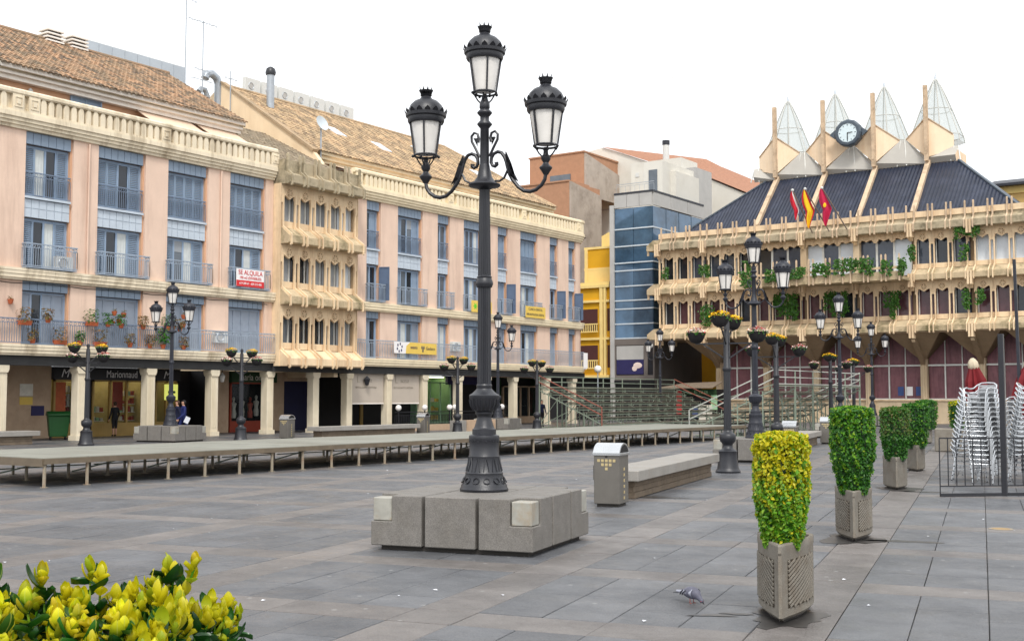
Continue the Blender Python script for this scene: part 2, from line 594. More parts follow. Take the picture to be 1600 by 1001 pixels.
_txt = {}
def text(s, size, mat, parent, loc, rot=(math.pi / 2, 0, 0), name='lettering', align='CENTER', shear=0.0, ext=0.004, sx=1.0):
    cu = bpy.data.curves.new('t', 'FONT')
    cu.body = s
    cu.size = size
    cu.align_x = align
    cu.align_y = 'CENTER'
    cu.extrude = ext
    cu.shear = shear
    to = bpy.data.objects.new('t', cu)
    me = bpy.data.meshes.new_from_object(to)
    bpy.data.objects.remove(to)
    bpy.data.curves.remove(cu)
    me.materials.clear()
    o = ob(name, me, mat, parent, loc, rot=rot)
    o.scale = (sx, 1, 1)
    return o

ORD = ['first', 'second', 'third', 'fourth', 'fifth', 'sixth', 'seventh', 'eighth', 'ninth', 'tenth', 'eleventh',
       'twelfth', 'thirteenth', 'fourteenth', 'fifteenth', 'sixteenth', 'seventeenth', 'eighteenth', 'nineteenth', 'twentieth']

def leaf(mb, p, nrm, size, fold=0.25, asp=0.55):
    """one small folded leaf, 2 quads"""
    nrm = nrm.normalized()
    t = nrm.orthogonal().normalized()
    t.rotate(Matrix.Rotation(rnd.uniform(0, 6.28), 3, nrm))
    b = nrm.cross(t)
    w = size * asp * 0.5
    k = nrm * size * fold
    p = Vector(p)
    a = p - t * size * 0.5
    c = p + t * size * 0.5
    m0 = p
    mb._a([tuple(a), tuple(p + b * w + k * 0.6), tuple(c), tuple(p - b * w + k * 0.6)], [(0, 1, 2), (0, 2, 3)])

def project(p):
    """pixel position of a world point in the 1600 x 1001 photograph (used only to pick the slabs that show largest)"""
    fw = Vector((-math.sin(YAW) * math.cos(PIT), math.cos(YAW) * math.cos(PIT), math.sin(PIT)))
    rt = Vector((math.cos(YAW), math.sin(YAW), 0))
    up = rt.cross(fw)
    d = Vector(p) - Vector((0, 0, CAMH))
    z = d.dot(fw)
    if z < 0.1:
        return None
    return 800 + FPX * d.dot(rt) / z, 500.5 - FPX * d.dot(up) / z, z

# ================================================================== GROUND AND PAVING
GA = R(13.2)
GX, GY = -9.18, 12.57
def G(u, v, z=0.0):
    return (GX + u * math.cos(GA) - v * math.sin(GA), GY + u * math.sin(GA) + v * math.cos(GA), z)

gm = MB()
gm.face((-900, -300, -0.03), (900, -300, -0.03), (900, 1500, -0.03), (-900, 1500, -0.03))
ground = struct(ob('ground', gm, 'ground'))

def slab_mesh(w, h):
    i, j = 0.004, 0.010
    mb = MB()
    a, b = w / 2 - i, h / 2 - i
    c, d = w / 2 - j, h / 2 - j
    vs = [(-a, -b, -0.03), (a, -b, -0.03), (a, b, -0.03), (-a, b, -0.03),
          (-a, -b, -0.005), (a, -b, -0.005), (a, b, -0.005), (-a, b, -0.005),
          (-c, -d, 0), (c, -d, 0), (c, d, 0), (-c, d, 0)]
    fs = [(8, 9, 10, 11)]
    for k in range(4):
        m = (k + 1) % 4
        fs.append((k, m, 4 + m, 4 + k))
        fs.append((4 + k, 4 + m, 8 + m, 8 + k))
    mb._a(vs, fs)
    return mb

def build_paving():
    rects = []
    P = 3.0
    for I in range(-14, 9):
        for J in range(-6, 30):
            u0 = 1.28 + I * P
            v0 = -5.18 + J * P
            rects.append((u0, v0, u0 + .6, v0 + .6, 1))
            for k in range(2):
                rects.append((u0, v0 + .6 + 1.2 * k, u0 + .6, v0 + 1.8 + 1.2 * k, 1))
                rects.append((u0 + .6 + 1.2 * k, v0, u0 + 1.8 + 1.2 * k, v0 + .6, 1))
            for c in range(4):
                cuts = rnd.choice([[1.2, 1.2], [.8, 1.6], [1.6, .8], [.6, 1.2, .6], [1.2, 1.2]])
                z = v0 + .6
                for q in cuts:
                    rects.append((u0 + .6 + .6 * c, z, u0 + 1.2 + .6 * c, z + q, 0))
                    z += q
    near, far = [], []
    for r in rects:
        cu, cv = (r[0] + r[2]) / 2, (r[1] + r[3]) / 2
        x, y, _ = G(cu, cv)
        if x < -49 or y > 87 or x > 30:
            continue
        p = project((x, y, 0))
        if not p or not (-250 < p[0] < 1850) or p[1] > 1250:
            continue
        inside = 0 < p[0] < 1600 and p[1] < 1040
        area = (r[2] - r[0]) * (r[3] - r[1]) / p[2] ** 3
        (near if inside else far).append((area, r))
    near.sort(key=lambda t: -t[0])
    far += near[300:]
    near = near[:300]
    cache = {}
    for _, r in near:
        w, h = round(r[2] - r[0], 2), round(r[3] - r[1], 2)
        key = (w, h, r[4])
        if key not in cache:
            me = slab_mesh(w, h).mesh('slab')
            me.materials.append(MATS['slab_brown' if r[4] else 'slab_grey'])
            cache[key] = me
        x, y, _ = G((r[0] + r[2]) / 2, (r[1] + r[3]) / 2)
        ob('paving_slab', cache[key], None, ground, (x, y, rnd.uniform(-.0025, .0025)),
           rot=(rnd.uniform(-.0015, .0015), rnd.uniform(-.0015, .0015), GA + rnd.uniform(-.002, .002)))
    for t, nm in ((0, 'slab_grey'), (1, 'slab_brown')):
        mb = MB()
        for _, r in far:
            if r[4] != t:
                continue
            x, y, _ = G((r[0] + r[2]) / 2, (r[1] + r[3]) / 2)
            mb.add(slab_mesh(r[2] - r[0], r[3] - r[1]), Matrix.Translation((x, y, rnd.uniform(-.002, .002))) @ Matrix.Rotation(GA, 4, 'Z'))
        ob('paving', mb, nm, ground, kind='stuff')
build_paving()

# ================================================================== LEFT BUILDINGS
# facade frame: local x runs along the front (world +Y), local y goes into the wall, z is up
FZ = dict(led1=(3.64, 4.10), w1=(4.12, 6.36), pan1=(6.38, 6.78), led2=(6.79, 7.28), w2=(7.33, 9.47), sp=(9.50, 10.36), w3=(10.40, 12.60), pan3=(12.62, 13.14))

_cache = {}
def cached(key, fn, mat):
    if key not in _cache:
        me = fn()
        if isinstance(me, MB):
            me = me.mesh(str(key[0]))
        me.materials.append(MATS[mat])
        _cache[key] = me
    return _cache[key]

def shutter_mb(w, h, louvre=True):
    mb = MB()
    f = 0.06
    mb.box(0, 0, 0, f, .04, h).box(w - f, 0, 0, w, .04, h).box(f, 0, 0, w - f, .04, f).box(f, 0, h - f, w - f, .04, h)
    mb.box(f, 0, h * .5 - f / 2, w - f, .038, h * .5 + f / 2)
    if louvre:
        n = int(h / 0.085)
        for i in range(n):
            z = f + (h - 2 * f) * (i + .5) / n
            mb._a([(f, .002, z - .035), (w - f, .002, z - .035), (w - f, .04, z + .03), (f, .04, z + .03),
                   (f, .012, z - .035), (w - f, .012, z - .035), (w - f, .05, z + .03), (f, .05, z + .03)],
                  [(0, 1, 2, 3), (7, 6, 5, 4), (0, 4, 5, 1), (2, 6, 7, 3)])
    else:
        mb.box(f, .034, f, w - f, .04, h - f)
        for zz in (h * .3, h * .7):
            mb.box(w - f - .03, -.015, zz - .06, w - f, 0.0, zz + .06)
    return mb

def railing_mb(w, h, depth, step=0.105, ring=True, t=0.018):
    """railing with hoops under the top rail; depth>0 projects as a shallow box"""
    mb = MB()
    def run(a, b):
        a, b = Vector(a), Vector(b)
        L = (b - a).length
        d = (b - a) / L
        for z, q in ((h - .03, .045), (h - .20, .025), (.06, .035)):
            mb.bar(a + Vector((0, 0, z)), b + Vector((0, 0, z)), q)
        n = max(2, int(L / step))
        for i in range(n + 1):
            p = a + d * L * i / n
            mb.bar(p + Vector((0, 0, .06)), p + Vector((0, 0, h - .2)), t)
        if ring:
            n = max(2, int(L / .21))
            for i in range(n):
                c = a + d * L * (i + .5) / n + Vector((0, 0, h - .115))
                pts = [c + d * .06 * math.cos(k * math.pi / 4) + Vector((0, 0, .06 * math.sin(k * math.pi / 4))) for k in range(8)]
                mb.tube(pts, .012, 4, True)
    if depth:
        run((0, -depth, 0), (w, -depth, 0))
        run((0, 0, 0), (0, -depth, 0))
        run((w, 0, 0), (w, -depth, 0))
        mb.box(0, -depth, -.03, w, 0, 0.012)
    else:
        run((0, 0, 0), (w, 0, 0))
    return mb

def window(par, x0, x1, z0, z1, y, style, ncol=4, mat='shutter'):
    """a French window: frame; per column a leaf: s shutter, o open dark, c curtain, p plain pane, b blind"""
    w, h = x1 - x0, z1 - z0
    fr = MB()
    t = .06
    fr.box(0, 0, 0, t, .09, h).box(w - t, 0, 0, w, .09, h).box(t, 0, h - t, w - t, .09, h).box(t, 0, 0, w - t, .09, t * .8)
    wo = ob('window', fr, 'win_frame', par, (x0, y, z0))
    cw = (w - 2 * t) / len(style)
    hh = h - t * 1.8
    for i, c in enumerate(style):
        x = t + cw * i
        if c == 's' or c == 'S':
            me = cached(('shutter', round(cw, 2), round(hh, 2), c, mat), lambda: shutter_mb(cw - .01, hh, c == 's'), mat)
            ob('shutter', me, None, wo, (x + .005, .005 + rnd.uniform(0, .02), t * .8), rz=rnd.uniform(-.03, .03))
        else:
            mm = {'o': 'pane_dark', 'p': 'pane_grey', 'c': 'pane_grey', 'b': 'pane_grey'}[c]
            pb = MB().box(.04, .07, .04, cw - .04, .085, hh - .04)
            ob('pane', pb, mm, wo, (x, 0, t * .8))
            fb = MB().box(0, .03, 0, .045, .08, hh).box(cw - .045, .03, 0, cw, .08, hh).box(.045, .03, hh - .05, cw - .045, .08, hh)
            ob('sash', fb, 'win_frame', wo, (x, 0, t * .8))
            if c == 'c':
                cb = MB()
                n = 6
                pts = [(.06 + (cw - .12) * k / n, .052 + (.012 if k % 2 else 0)) for k in range(n + 1)]
                for k in range(n):
                    (a, b), (c2, d) = pts[k], pts[k + 1]
                    cb.face((a, b, .05), (c2, d, .05), (c2, d, hh - .05), (a, b, hh - .05))
                ob('curtain', cb, 'curtain', wo, (x, 0, t * .8))
            if c == 'b':
                ob('blind', MB().box(.05, .05, hh * .72, cw - .05, .066, hh - .05), 'pane_blind', wo, (x, 0, t * .8))
    return wo

def strip_panels(par, x0, x1, z0, z1, y, n, rows=1, mat='panel_blue', name='panel_strip'):
    mb = MB()
    w = (x1 - x0) / n
    h = (z1 - z0) / rows
    for r in range(rows):
        for i in range(n):
            mb.box(x0 + w * i + .012, y, z0 + h * r + .012, x0 + w * (i + 1) - .012, y + .05, z0 + h * (r + 1) - .012)
    mb.box(x0, y + .03, z0, x1, y + .08, z1)
    return ob(name, mb, mat, par)

def cornice_band(par, x0, x1, prof, mat, name, pieces=None):
    """a moulded stone band, cut into blocks with narrow joints"""
    n = pieces or max(1, int((x1 - x0) / 1.25))
    w = (x1 - x0) / n
    me = cached((name, round(w, 3), tuple(prof)), lambda: MB().prism(prof, 'x', .004, w - .004), mat)
    for i in range(n):
        ob(name, me, None, par, (x0 + w * i, rnd.uniform(-.004, .004), 0))

LED = lambda z0, z1, o: [(0.3, z0), (-o * .55, z0), (-o * .6, z0 + .07), (-o * .8, z0 + .09), (-o * .82, z0 + (z1 - z0) * .45), (-o * .92, z0 + (z1 - z0) * .5), (-o * .94, z1 - .12), (-o, z1 - .1), (-o, z1), (0.3, z1)]
CORN = [(0.3, 13.16), (-.10, 13.16), (-.12, 13.28), (-.2, 13.30), (-.2, 13.42), (-.27, 13.44), (-.27, 13.56), (-.34, 13.60), (-.34, 13.80), (0.3, 13.80)]

def balustrade(par, x0, x1, y0, squares, mat):
    cornice_band(par, x0, x1, [(a, b) for a, b in CORN], mat, 'cornice_block')
    ob('bottom_rail', MB().box(x0, -.30, 13.80, x1, -.02, 13.90), mat, par)
    ob('top_rail', MB().prism([(0, 14.54), (-.28, 14.54), (-.33, 14.60), (-.33, 14.72), (-.26, 14.79), (-.05, 14.79), (0, 14.74)], 'x', x0, x1), mat, par)
    ob('back_panel', MB().box(x0, -.10, 13.90, x1, -.03, 14.54), mat, par)
    bme = cached(('baluster', mat), lambda: MB().prism([(-.13, 0), (.13, 0), (.13, .42), (.10, .56), (.05, .63), (-.05, .63), (-.10, .56), (-.13, .42)], 'y', -.27, -.11), mat)
    sq = MB().box(-.26, -.30, 0, .26, -.10, .64)
    sq.box(-.19, -.33, .10, .19, -.30, .14).box(-.19, -.33, .50, .19, -.30, .54).box(-.19, -.33, .14, -.15, -.30, .50).box(.15, -.33, .14, .19, -.30, .50).box(-.08, -.34, .23, .08, -.30, .41)
    sme = cached(('square', mat), lambda: sq, mat)
    xs = x0 + .25
    for s in squares:
        ob('square_panel', sme, None, par, (s, 0, 13.9))
    n = int((x1 - x0 - .3) / .37)
    for i in range(n):
        x = x0 + .3 + .37 * i
        if any(abs(x - s) < .40 for s in squares):
            continue
        ob('baluster', bme, None, par, (x, 0, 13.91))

def tile_roof(par, x0, x1, ya, za, yb, zb, mat, pitch=.25, lip=None, clip=None, name='roof_tiles'):
    """barrel tiles from eave (ya,za) to ridge (yb,zb)"""
    L = math.hypot(yb - ya, zb - za)
    dy, dz = (yb - ya) / L, (zb - za) / L
    ny, nz = -dz, dy                      # outward normal
    row = .36
    mb = MB()
    nr = int(L / row) + 1
    nc = int((x1 - x0) / pitch)
    for c in range(nc):
        xc = x0 + pitch * (c + .5) + rnd.uniform(-.012, .012)
        for r in range(nr):
            s0 = r * row - .06
            s1 = min(L, s0 + row + .08)
            t = (s0 + s1) / 2 / L
            if clip and not clip(xc, t):
                continue
            rr = pitch * .47
            h0, h1 = .045 + rnd.uniform(-.01, .012), .01
            vs = []
            for s, h, q in ((s0, h0, 1.0), (s1, h1, .9)):
                for k in range(5):
                    a = math.pi * k / 4
                    o = h + math.sin(a) * rr * .62
                    vs.append((xc - math.cos(a) * rr * q, ya + dy * s + ny * o, za + dz * s + nz * o))
            mb._a(vs, [(k, k + 1, 6 + k, 5 + k) for k in range(4)] + [(0, 1, 2, 3, 4)])
    o = ob(name, mb, mat, par, kind='stuff')
    return o

FACX = -45.15
# ---------------- building A
bA = root('apartment_building', 'pink plastered arcaded building with blue shutters and old tiled roof, at the left', 'building', (FACX, 0, 0), R(90))
A_BAYS = [(28.93, 31.24), (32.52, 35.08), (36.38, 38.82), (40.22, 42.63)]
AX0, AX1 = 20.0, 43.16
def pilasters(par, bays, x0, x1, mat, z0=4.10, z1=13.16):
    e = x0
    for a, b in bays + [(x1, None)]:
        for zz0, zz1 in ((z0, FZ['led2'][0]), (FZ['led2'][1], z1)):
            ob('pilaster', MB().box(e, 0, zz0, a, .34, zz1), mat, par)
        # darker strips that paint the shade on each opening's right reveal
        if b is not None:
            for zz0, zz1 in ((z0, FZ['led2'][0]), (FZ['led2'][1], z1)):
                ob('reveal_shade', MB().box(b - .09, .12, zz0, b, .34, zz1), 'attic_wall', par)
        e = b
    ob('back_wall', MB().box(x0, .42, 3.7, x1, .6, 13.3), mat, par)
pilasters(bA, A_BAYS, AX0, AX1, 'pink_plaster')
cornice_band(bA, AX0, AX1, LED(*FZ['led1'], .34), 'cream_stone', 'ledge_block')
cornice_band(bA, AX0, AX1, LED(*FZ['led2'], .30), 'cream_stone', 'ledge_block')
balustrade(bA, AX0, AX1, 0, [28.35, 29.1, 36.0, 43.0], 'cream_stone')
STY = {3: ['scos', 'ssos', 'ssss', 'ssss'], 2: ['socs', 'socs', 'sbcs', 'socs'], 1: ['SoSS', 'SSSS', 'SSSS', 'SSSS']}
def bay(par, x0, x1, i, sty3, sty2, sty1, juliet=True):
    n = max(4, int((x1 - x0) / .33))
    d = .26
    strip_panels(par, x0, x1 - .09, *FZ['pan3'], .06, n)
    window(par, x0, x1 - .09, *FZ['w3'], d, sty3)
    ob('railing', cached(('rail3', round(x1 - x0, 2)), lambda: railing_mb(x1 - x0 - .1, 1.06, 0), 'rail_paint'), None, par, (x0 + .02, .08, FZ['w3'][0]))
    ob('sill', MB().box(x0, -.02, 10.30, x1 - .09, .3, 10.40), 'spandrel', par)
    strip_panels(par, x0, x1 - .09, 9.50, 10.28, .08, n, 2, 'spandrel', 'spandrel')
    window(par, x0, x1 - .09, *FZ['w2'], d, sty2)
    ob('railing', cached(('rail2', round(x1 - x0, 2)), lambda: railing_mb(x1 - x0 + .12, 1.02, .34), 'rail_pale'), None, par, (x0 - .06, -.01, FZ['w2'][0] + .02))
    strip_panels(par, x0, x1 - .09, *FZ['pan1'], .06, n)
    window(par, x0, x1 - .09, *FZ['w1'], d, sty1, mat='shutter_pale')
for i, (a, b) in enumerate(A_BAYS):
    bay(bA, a, b, i, STY[3][i], STY[2][i], STY[1][i])
# long first floor balcony railing, in two runs of different paint
ob('railing', railing_mb(17.6, 1.08, 0, .11), 'rail_paint', bA, (AX0, -.24, 4.11))
ob('railing', railing_mb(5.5, 1.04, 0, .13, True, .022), 'rail_pale', bA, (37.65, -.26, 4.11))
# attic, eave, roof
ob('attic_wall', MB().box(AX0, 2.95, 13.7, 43.1, 3.2, 16.4), 'attic_wall', bA)
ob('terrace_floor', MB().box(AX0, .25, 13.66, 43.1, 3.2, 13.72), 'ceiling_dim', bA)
ob('attic_end_wall', MB().prism([(3.2, 13.7), (15.0, 13.7), (15.0, 16.9), (8.95, 19.9), (3.2, 16.5)], 'x', 42.8, 43.1), 'gable_wall', bA)
ob('eave', MB().prism([(2.95, 15.96), (2.62, 15.96), (2.62, 16.14), (2.44, 16.16), (2.44, 16.34), (2.24, 16.36), (2.24, 16.55), (2.95, 16.56)], 'x', AX0, 43.22), 'eave_white', bA)
rA = ob('roof', MB().prism([(2.35, 16.5), (8.85, 20.16), (15.4, 16.6), (15.4, 16.4), (8.85, 19.9), (2.35, 16.3)], 'x', AX0, 43.3), 'stone_dirty', bA)
tile_roof(rA, AX0 + 3, 43.42, 2.15, 16.50, 8.85, 20.22, 'tile_old')
ob('ridge', MB().tube([(AX0, 8.85, 20.28), (43.4, 8.85, 20.28)], .13, 8), 'tile_old', rA)
for (a, b) in ((27.6, 29.3), (33.0, 34.7)):
    w = window(bA, a, b, 13.8, 16.0, 2.86, 'SS')
# awnings over the terrace
for (a, b) in ((36.6, 39.9), (40.3, 42.9)):
    w = ob('awning', MB()._a([(a, 2.9, 16.05), (b, 2.9, 16.05), (b, 1.45, 15.2), (a, 1.45, 15.2), (a, 1.45, 15.02), (b, 1.45, 15.02), (a, 2.9, 16.02), (b, 2.9, 16.02), (b, 1.47, 15.17), (a, 1.47, 15.17)],
           [(0, 1, 2, 3), (3, 2, 5, 4), (9, 8, 7, 6)]), 'awning', bA)
    ob('awning_arm', MB().bar((a + .1, 2.9, 15.5), (a + .1, 1.5, 15.18), .03).bar((b - .1, 2.9, 15.5), (b - .1, 1.5, 15.18), .03), 'white_paint', w)
ob('porch_lamp', MB().lathe([(.04, 0), (.1, .05), (.12, .3), (.04, .42)], 8, 30.9, 2.85, 15.4), 'white_paint', bA)
# chimneys and the metal screen on the roof ridge
for k, (x, s) in enumerate(((35.9, 0), (37.35, 0))):
    ch = root('chimney', ['ventilation stack with louvred top on the old tiled roof, the left one of two', 'ventilation stack with louvred top on the old tiled roof, the right one of two'][k], 'chimney', (FACX - 8.9, x, 19.55), R(90), 'louvred chimneys on the left roof')
    ob('shaft', MB().box(-.42, -.35, -.3, .42, .35, .55), 'stone_dirty', ch)
    for j in range(4):
        ob('louvre', MB().box(-.5, -.42, .62 + j * .19, .5, .42, .70 + j * .19), 'eave_white', ch)
    ob('core', MB().box(-.36, -.3, .55, .36, .3, 1.3), 'dark_beam', ch)
ms = root('metal_screen', 'long pale metal panel screen behind the ridge of the old tiled roof', 'screen', (FACX - 10.6, 0, 0), R(90))
for j in range(9):
    ob('panel', MB().box(38.3 + j * .86, 0, 19.4, 38.3 + j * .86 + .84, .05, 21.5), 'screen_metal', ms)
ob('frame', MB().box(38.2, .05, 19.0, 46.1, .12, 21.55), 'white_paint', ms)

# rain pipes and a sagging cable on the fronts
for par_, xs_ in ((bA, (32.0, 39.6)),):
    for x_ in xs_:
        ob('rain_pipe', MB().tube([(x_, -.07, 7.3), (x_, -.07, 13.1)], .045, 8), 'pink_plaster', par_, smooth=60)
ob('cable', MB().tube([(20.0 + 1.2 * k_, -.03, 6.70 - (.05 if k_ % 3 == 1 else 0)) for k_ in range(20)], .014, 4), 'dark_beam', bA)

# ---------------- arcade under A and B
PILL = [27.9, 31.7, 35.4, 39.2, 42.9, 46.1, 48.9, 52.3, 55.6, 59.1, 62.1, 65.2, 69.2, 72.7]
pm = MB().box(-.28, -.02, 0, .28, .54, .22)
pm.box(-.22, .04, .22, .22, .48, 2.92).prism([(-.22, 2.92), (.22, 2.92), (.28, 3.06), (.28, 3.22), (-.28, 3.22), (-.28, 3.06)], 'y', -.02, .54)
for k in range(3):
    pm.box(-.13 + k * .1, .025, .4, -.07 + k * .1, .04, 2.8)
pme = cached(('pillar',), lambda: pm, 'pillar_stone')
def arcade(par, x0, x1):
    for s in PILL:
        if x0 <= s + .2 < x1:
            ob('pillar', pme, None, par, (s + .27, .02, 0))
    ob('arcade_beam', MB().box(x0, .0, 3.23, x1, .55, 3.64), 'dark_beam', par)
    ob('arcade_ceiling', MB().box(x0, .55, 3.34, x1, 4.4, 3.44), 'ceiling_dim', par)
arcade(bA, AX0, AX1)

# shops of building A (recessed four metres)
SY = 4.0
def shop_box(par, x0, x1, z0, z1, fascia_mat, frame_mat, inner='shop_interior', lit=True, depth=1.6, mull=3):
    """a glazed shop front: riser, mullions, glass, a lit interior with shelves and goods"""
    f = MB().box(x0, SY - .06, 0, x1, SY + .1, z0)
    fr = ob('shop_riser', f, frame_mat, par)
    mb = MB()
    for i in range(mull + 1):
        x = x0 + (x1 - x0 - .1) * i / mull
        mb.box(x, SY - .08, z0, x + .1, SY + .06, z1)
    mb.box(x0, SY - .08, z1 - .08, x1, SY + .06, z1)
    ob('shop_mullions', mb, frame_mat, par)
    ob('shop_interior', MB().box(x0, SY + depth, 0, x1, SY + depth + .05, 3.3).box(x0 - .05, SY + .1, 0, x0, SY + depth, 3.3).box(x1, SY + .1, 0, x1 + .05, SY + depth, 3.3).box(x0, SY + .1, 3.25, x1, SY + depth, 3.3), inner, par)
    if lit:
        ob('shop_lamp', MB().box(x0 + .3, SY + .3, 3.19, x1 - .3, SY + .9, 3.24), 'shop_light', par)
    ob('glass', MB().box(x0 + .1, SY - .01, z0, x1 - .1, SY, z1 - .08), 'spire_glass_clear', par)
glass_mat('spire_glass_clear', (60, 66, 70), 0.12, 0.03)

ob('rear_wall', MB().box(20, SY, 0, 33.1, SY + .3, 3.36), 'brown_stone', bA)
for k in range(1, 4):
    pass
ob('notice_board', MB().box(31.5, SY - .03, 1.95, 32.15, SY, 2.5), 'goods_white', bA)
ob('notice_board', MB().box(31.5, SY - .03, 1.55, 32.15, SY, 1.90), 'sign_yellow', bA)
ob('plaque', MB().box(32.1, SY - .03, 1.05, 32.75, SY, 1.5), 'ink_blue', bA)
# dark fascia and lit perfume shop
ob('shop_fascia', MB().box(33.15, SY - .15, 2.72, 40.5, SY + .1, 3.32), 'shop_black', bA)
shop_box(bA, 33.2, 34.4, .65, 2.72, None, 'shop_wood', mull=1)
shop_box(bA, 35.3, 38.3, .65, 2.72, None, 'shop_wood', mull=3)
shop_box(bA, 39.0, 40.4, .65, 2.72, None, 'shop_wood', mull=2)
ob('shop_wall', MB().box(34.4, SY, 0, 35.3, SY + .2, 2.72).box(38.3, SY, 0, 39.0, SY + .2, 2.72), 'shop_black', bA)
text('Marionnaud', .5, 'sign_white', bA, (36.9, SY - .17, 3.0), sx=.76)
text('M', .55, 'sign_white', bA, (33.7, SY - .17, 3.0), shear=.3)
text('M', .55, 'sign_white', bA, (39.6, SY - .17, 3.0), shear=.3)
ob('poster', MB().box(33.3, SY - .04, 1.2, 33.85, SY - .02, 2.6), 'terracotta', bA)
ob('poster', MB().box(36.6, SY + .15, 1.25, 37.2, SY + .17, 2.65), 'goods_red', bA)
def shelves(par, x0, x1, z0, z1, y, mats, n=5, nz=4):
    for j in range(nz):
        z = z0 + (z1 - z0) * j / nz
        ob('shelf', MB().box(x0, y, z - .03, x1, y + .3, z), 'goods_white', par)
        for i in range(n):
            w = (x1 - x0) / n
            hh = rnd.uniform(.12, .3)
            ob('goods', MB().box(x0 + w * i + .03, y + .03, z, x0 + w * (i + .8), y + .2, z + hh), rnd.choice(mats), par)
shelves(bA, 34.0, 34.35, .8, 2.5, SY + .3, ['goods_white', 'goods_red'], 2, 5)
shelves(bA, 37.3, 38.2, .75, 2.4, SY + .5, ['goods_white', 'goods_red', 'goods_green', 'goods_blue'], 4, 4)
shelves(bA, 35.5, 36.4, .75, 1.6, SY + .5, ['goods_white', 'goods_green', 'goods_red'], 4, 2)
pc = ob('pharmacy_sign', MB().box(39.5, SY - .2, 1.75, 40.3, SY - .12, 2.55), 'pharmacy_yellow', bA)
ob('cross', MB().box(39.84, SY - .23, 1.93, 39.96, SY - .2, 2.37).box(39.68, SY - .23, 2.09, 40.12, SY - .2, 2.21), 'ink_green', pc)
ob('doorway', MB().box(40.55, SY + 1.5, 0, 42.5, SY + 1.6, 3.3).box(40.5, SY, 0, 40.56, SY + 1.5, 3.3).box(42.5, SY, 0, 42.56, SY + 1.5, 3.3), 'shop_dark', bA)
ob('shop_wall', MB().box(42.5, SY, 0, 43.9, SY + .2, 3.32), 'brown_stone', bA)
ob('shop_fascia', MB().box(43.95, SY - .15, 2.7, 47.3, SY + .1, 3.25), 'shop_green', bA)
text('maria on', .5, 'goods_white', bA, (45.3, SY - .17, 2.97), sx=.9)
shop_box(bA, 43.95, 46.9, .6, 2.7, None, 'shop_red', 'shop_dark', lit=False, mull=1)
for i, x in enumerate((44.7, 45.3, 45.9, 46.35)):
    mq = MB().lathe([(.13, 0), (.16, .25), (.1, .5), (.17, .8), (.05, .88), (.05, .94), (.08, 1.0), (.07, 1.12), (.02, 1.16)], 8, x, SY + .5, .75 + .1 * (i % 2))
    ob('mannequin', mq, ['goods_white', 'goods_white', 'goods_red', 'goods_white'][i], bA, smooth=60)
ob('shop_wall', MB().box(46.9, SY, 0, 48.0, SY + .2, 3.32), 'brown_stone', bA)
ob('shop_door', MB().box(48.0, SY + .1, 0, 50.4, SY + .16, 2.8), 'shop_blue', bA)
ob('shop_fascia', MB().box(47.95, SY - .05, 2.8, 50.5, SY + .1, 3.3), 'brown_stone', bA)
for x in (29.9, 37.5, 41.0):
    pass
for x in (33.0, 41.3):
    lw = ob('wall_lantern', MB().lathe([(.03, 0), (.1, .04), (.15, .3), (.17, .32), (.05, .45), (.02, .5)], 6, x, 1.6, 2.65), 'lamp_glass', bA)
    ob('hanger', MB().bar((x, 1.6, 3.1), (x, 1.6, 3.34), .03), 'iron', lw)

# rental banner on the railing
sb = root('rental_banner', 'white and red banner SE ALQUILA tied to a second floor railing', 'banner', (FACX, 0, 0), R(90))
ob('cloth', MB().box(40.35, -.40, 7.42, 42.2, -.385, 8.30), 'sign_white', sb)
ob('red_band', MB().box(40.35, -.406, 7.42, 42.2, -.40, 7.73), 'sign_red', sb)
text('SE ALQUILA', .33, 'sign_red', sb, (41.28, -.412, 8.12), sx=.92)
text('190 m2 (DIVISIBLES)', .19, 'sign_red', sb, (41.28, -.412, 7.86), sx=.9)
text('619 280 67 - 629 215 400', .16, 'sign_white', sb, (41.28, -.412, 7.575), sx=.88)

# air conditioners on A
def ac_unit(label, loc, rz, w=.8, h=.58, group='air conditioners'):
    r = root('air_conditioner', label, 'air conditioner', loc, rz, group)
    ob('casing', MB().box(-w / 2, -.15, 0, w / 2, .15, h), 'white_paint', r, bevel=.015)
    pts = [(-w * .12 + .21 * math.cos(a * math.pi / 8), -.16, h / 2 + .21 * math.sin(a * math.pi / 8)) for a in range(16)]
    g = ob('fan_grille', MB().tube(pts, .02, 4, True), 'grey_metal', r)
    ob('fan', MB().prism([(-w * .12 + .19 * math.cos(a * math.pi / 6), h / 2 + .19 * math.sin(a * math.pi / 6)) for a in range(12)], 'y', -.158, -.152), 'tower_grey', r)
    return r
ac_unit('air conditioner behind the second floor railing at the far left', (FACX + .12, 30.75, 7.36), R(90))
ac_unit('air conditioner on the first floor balcony beside the far shutters', (FACX + .1, 39.6, 4.55), R(90))

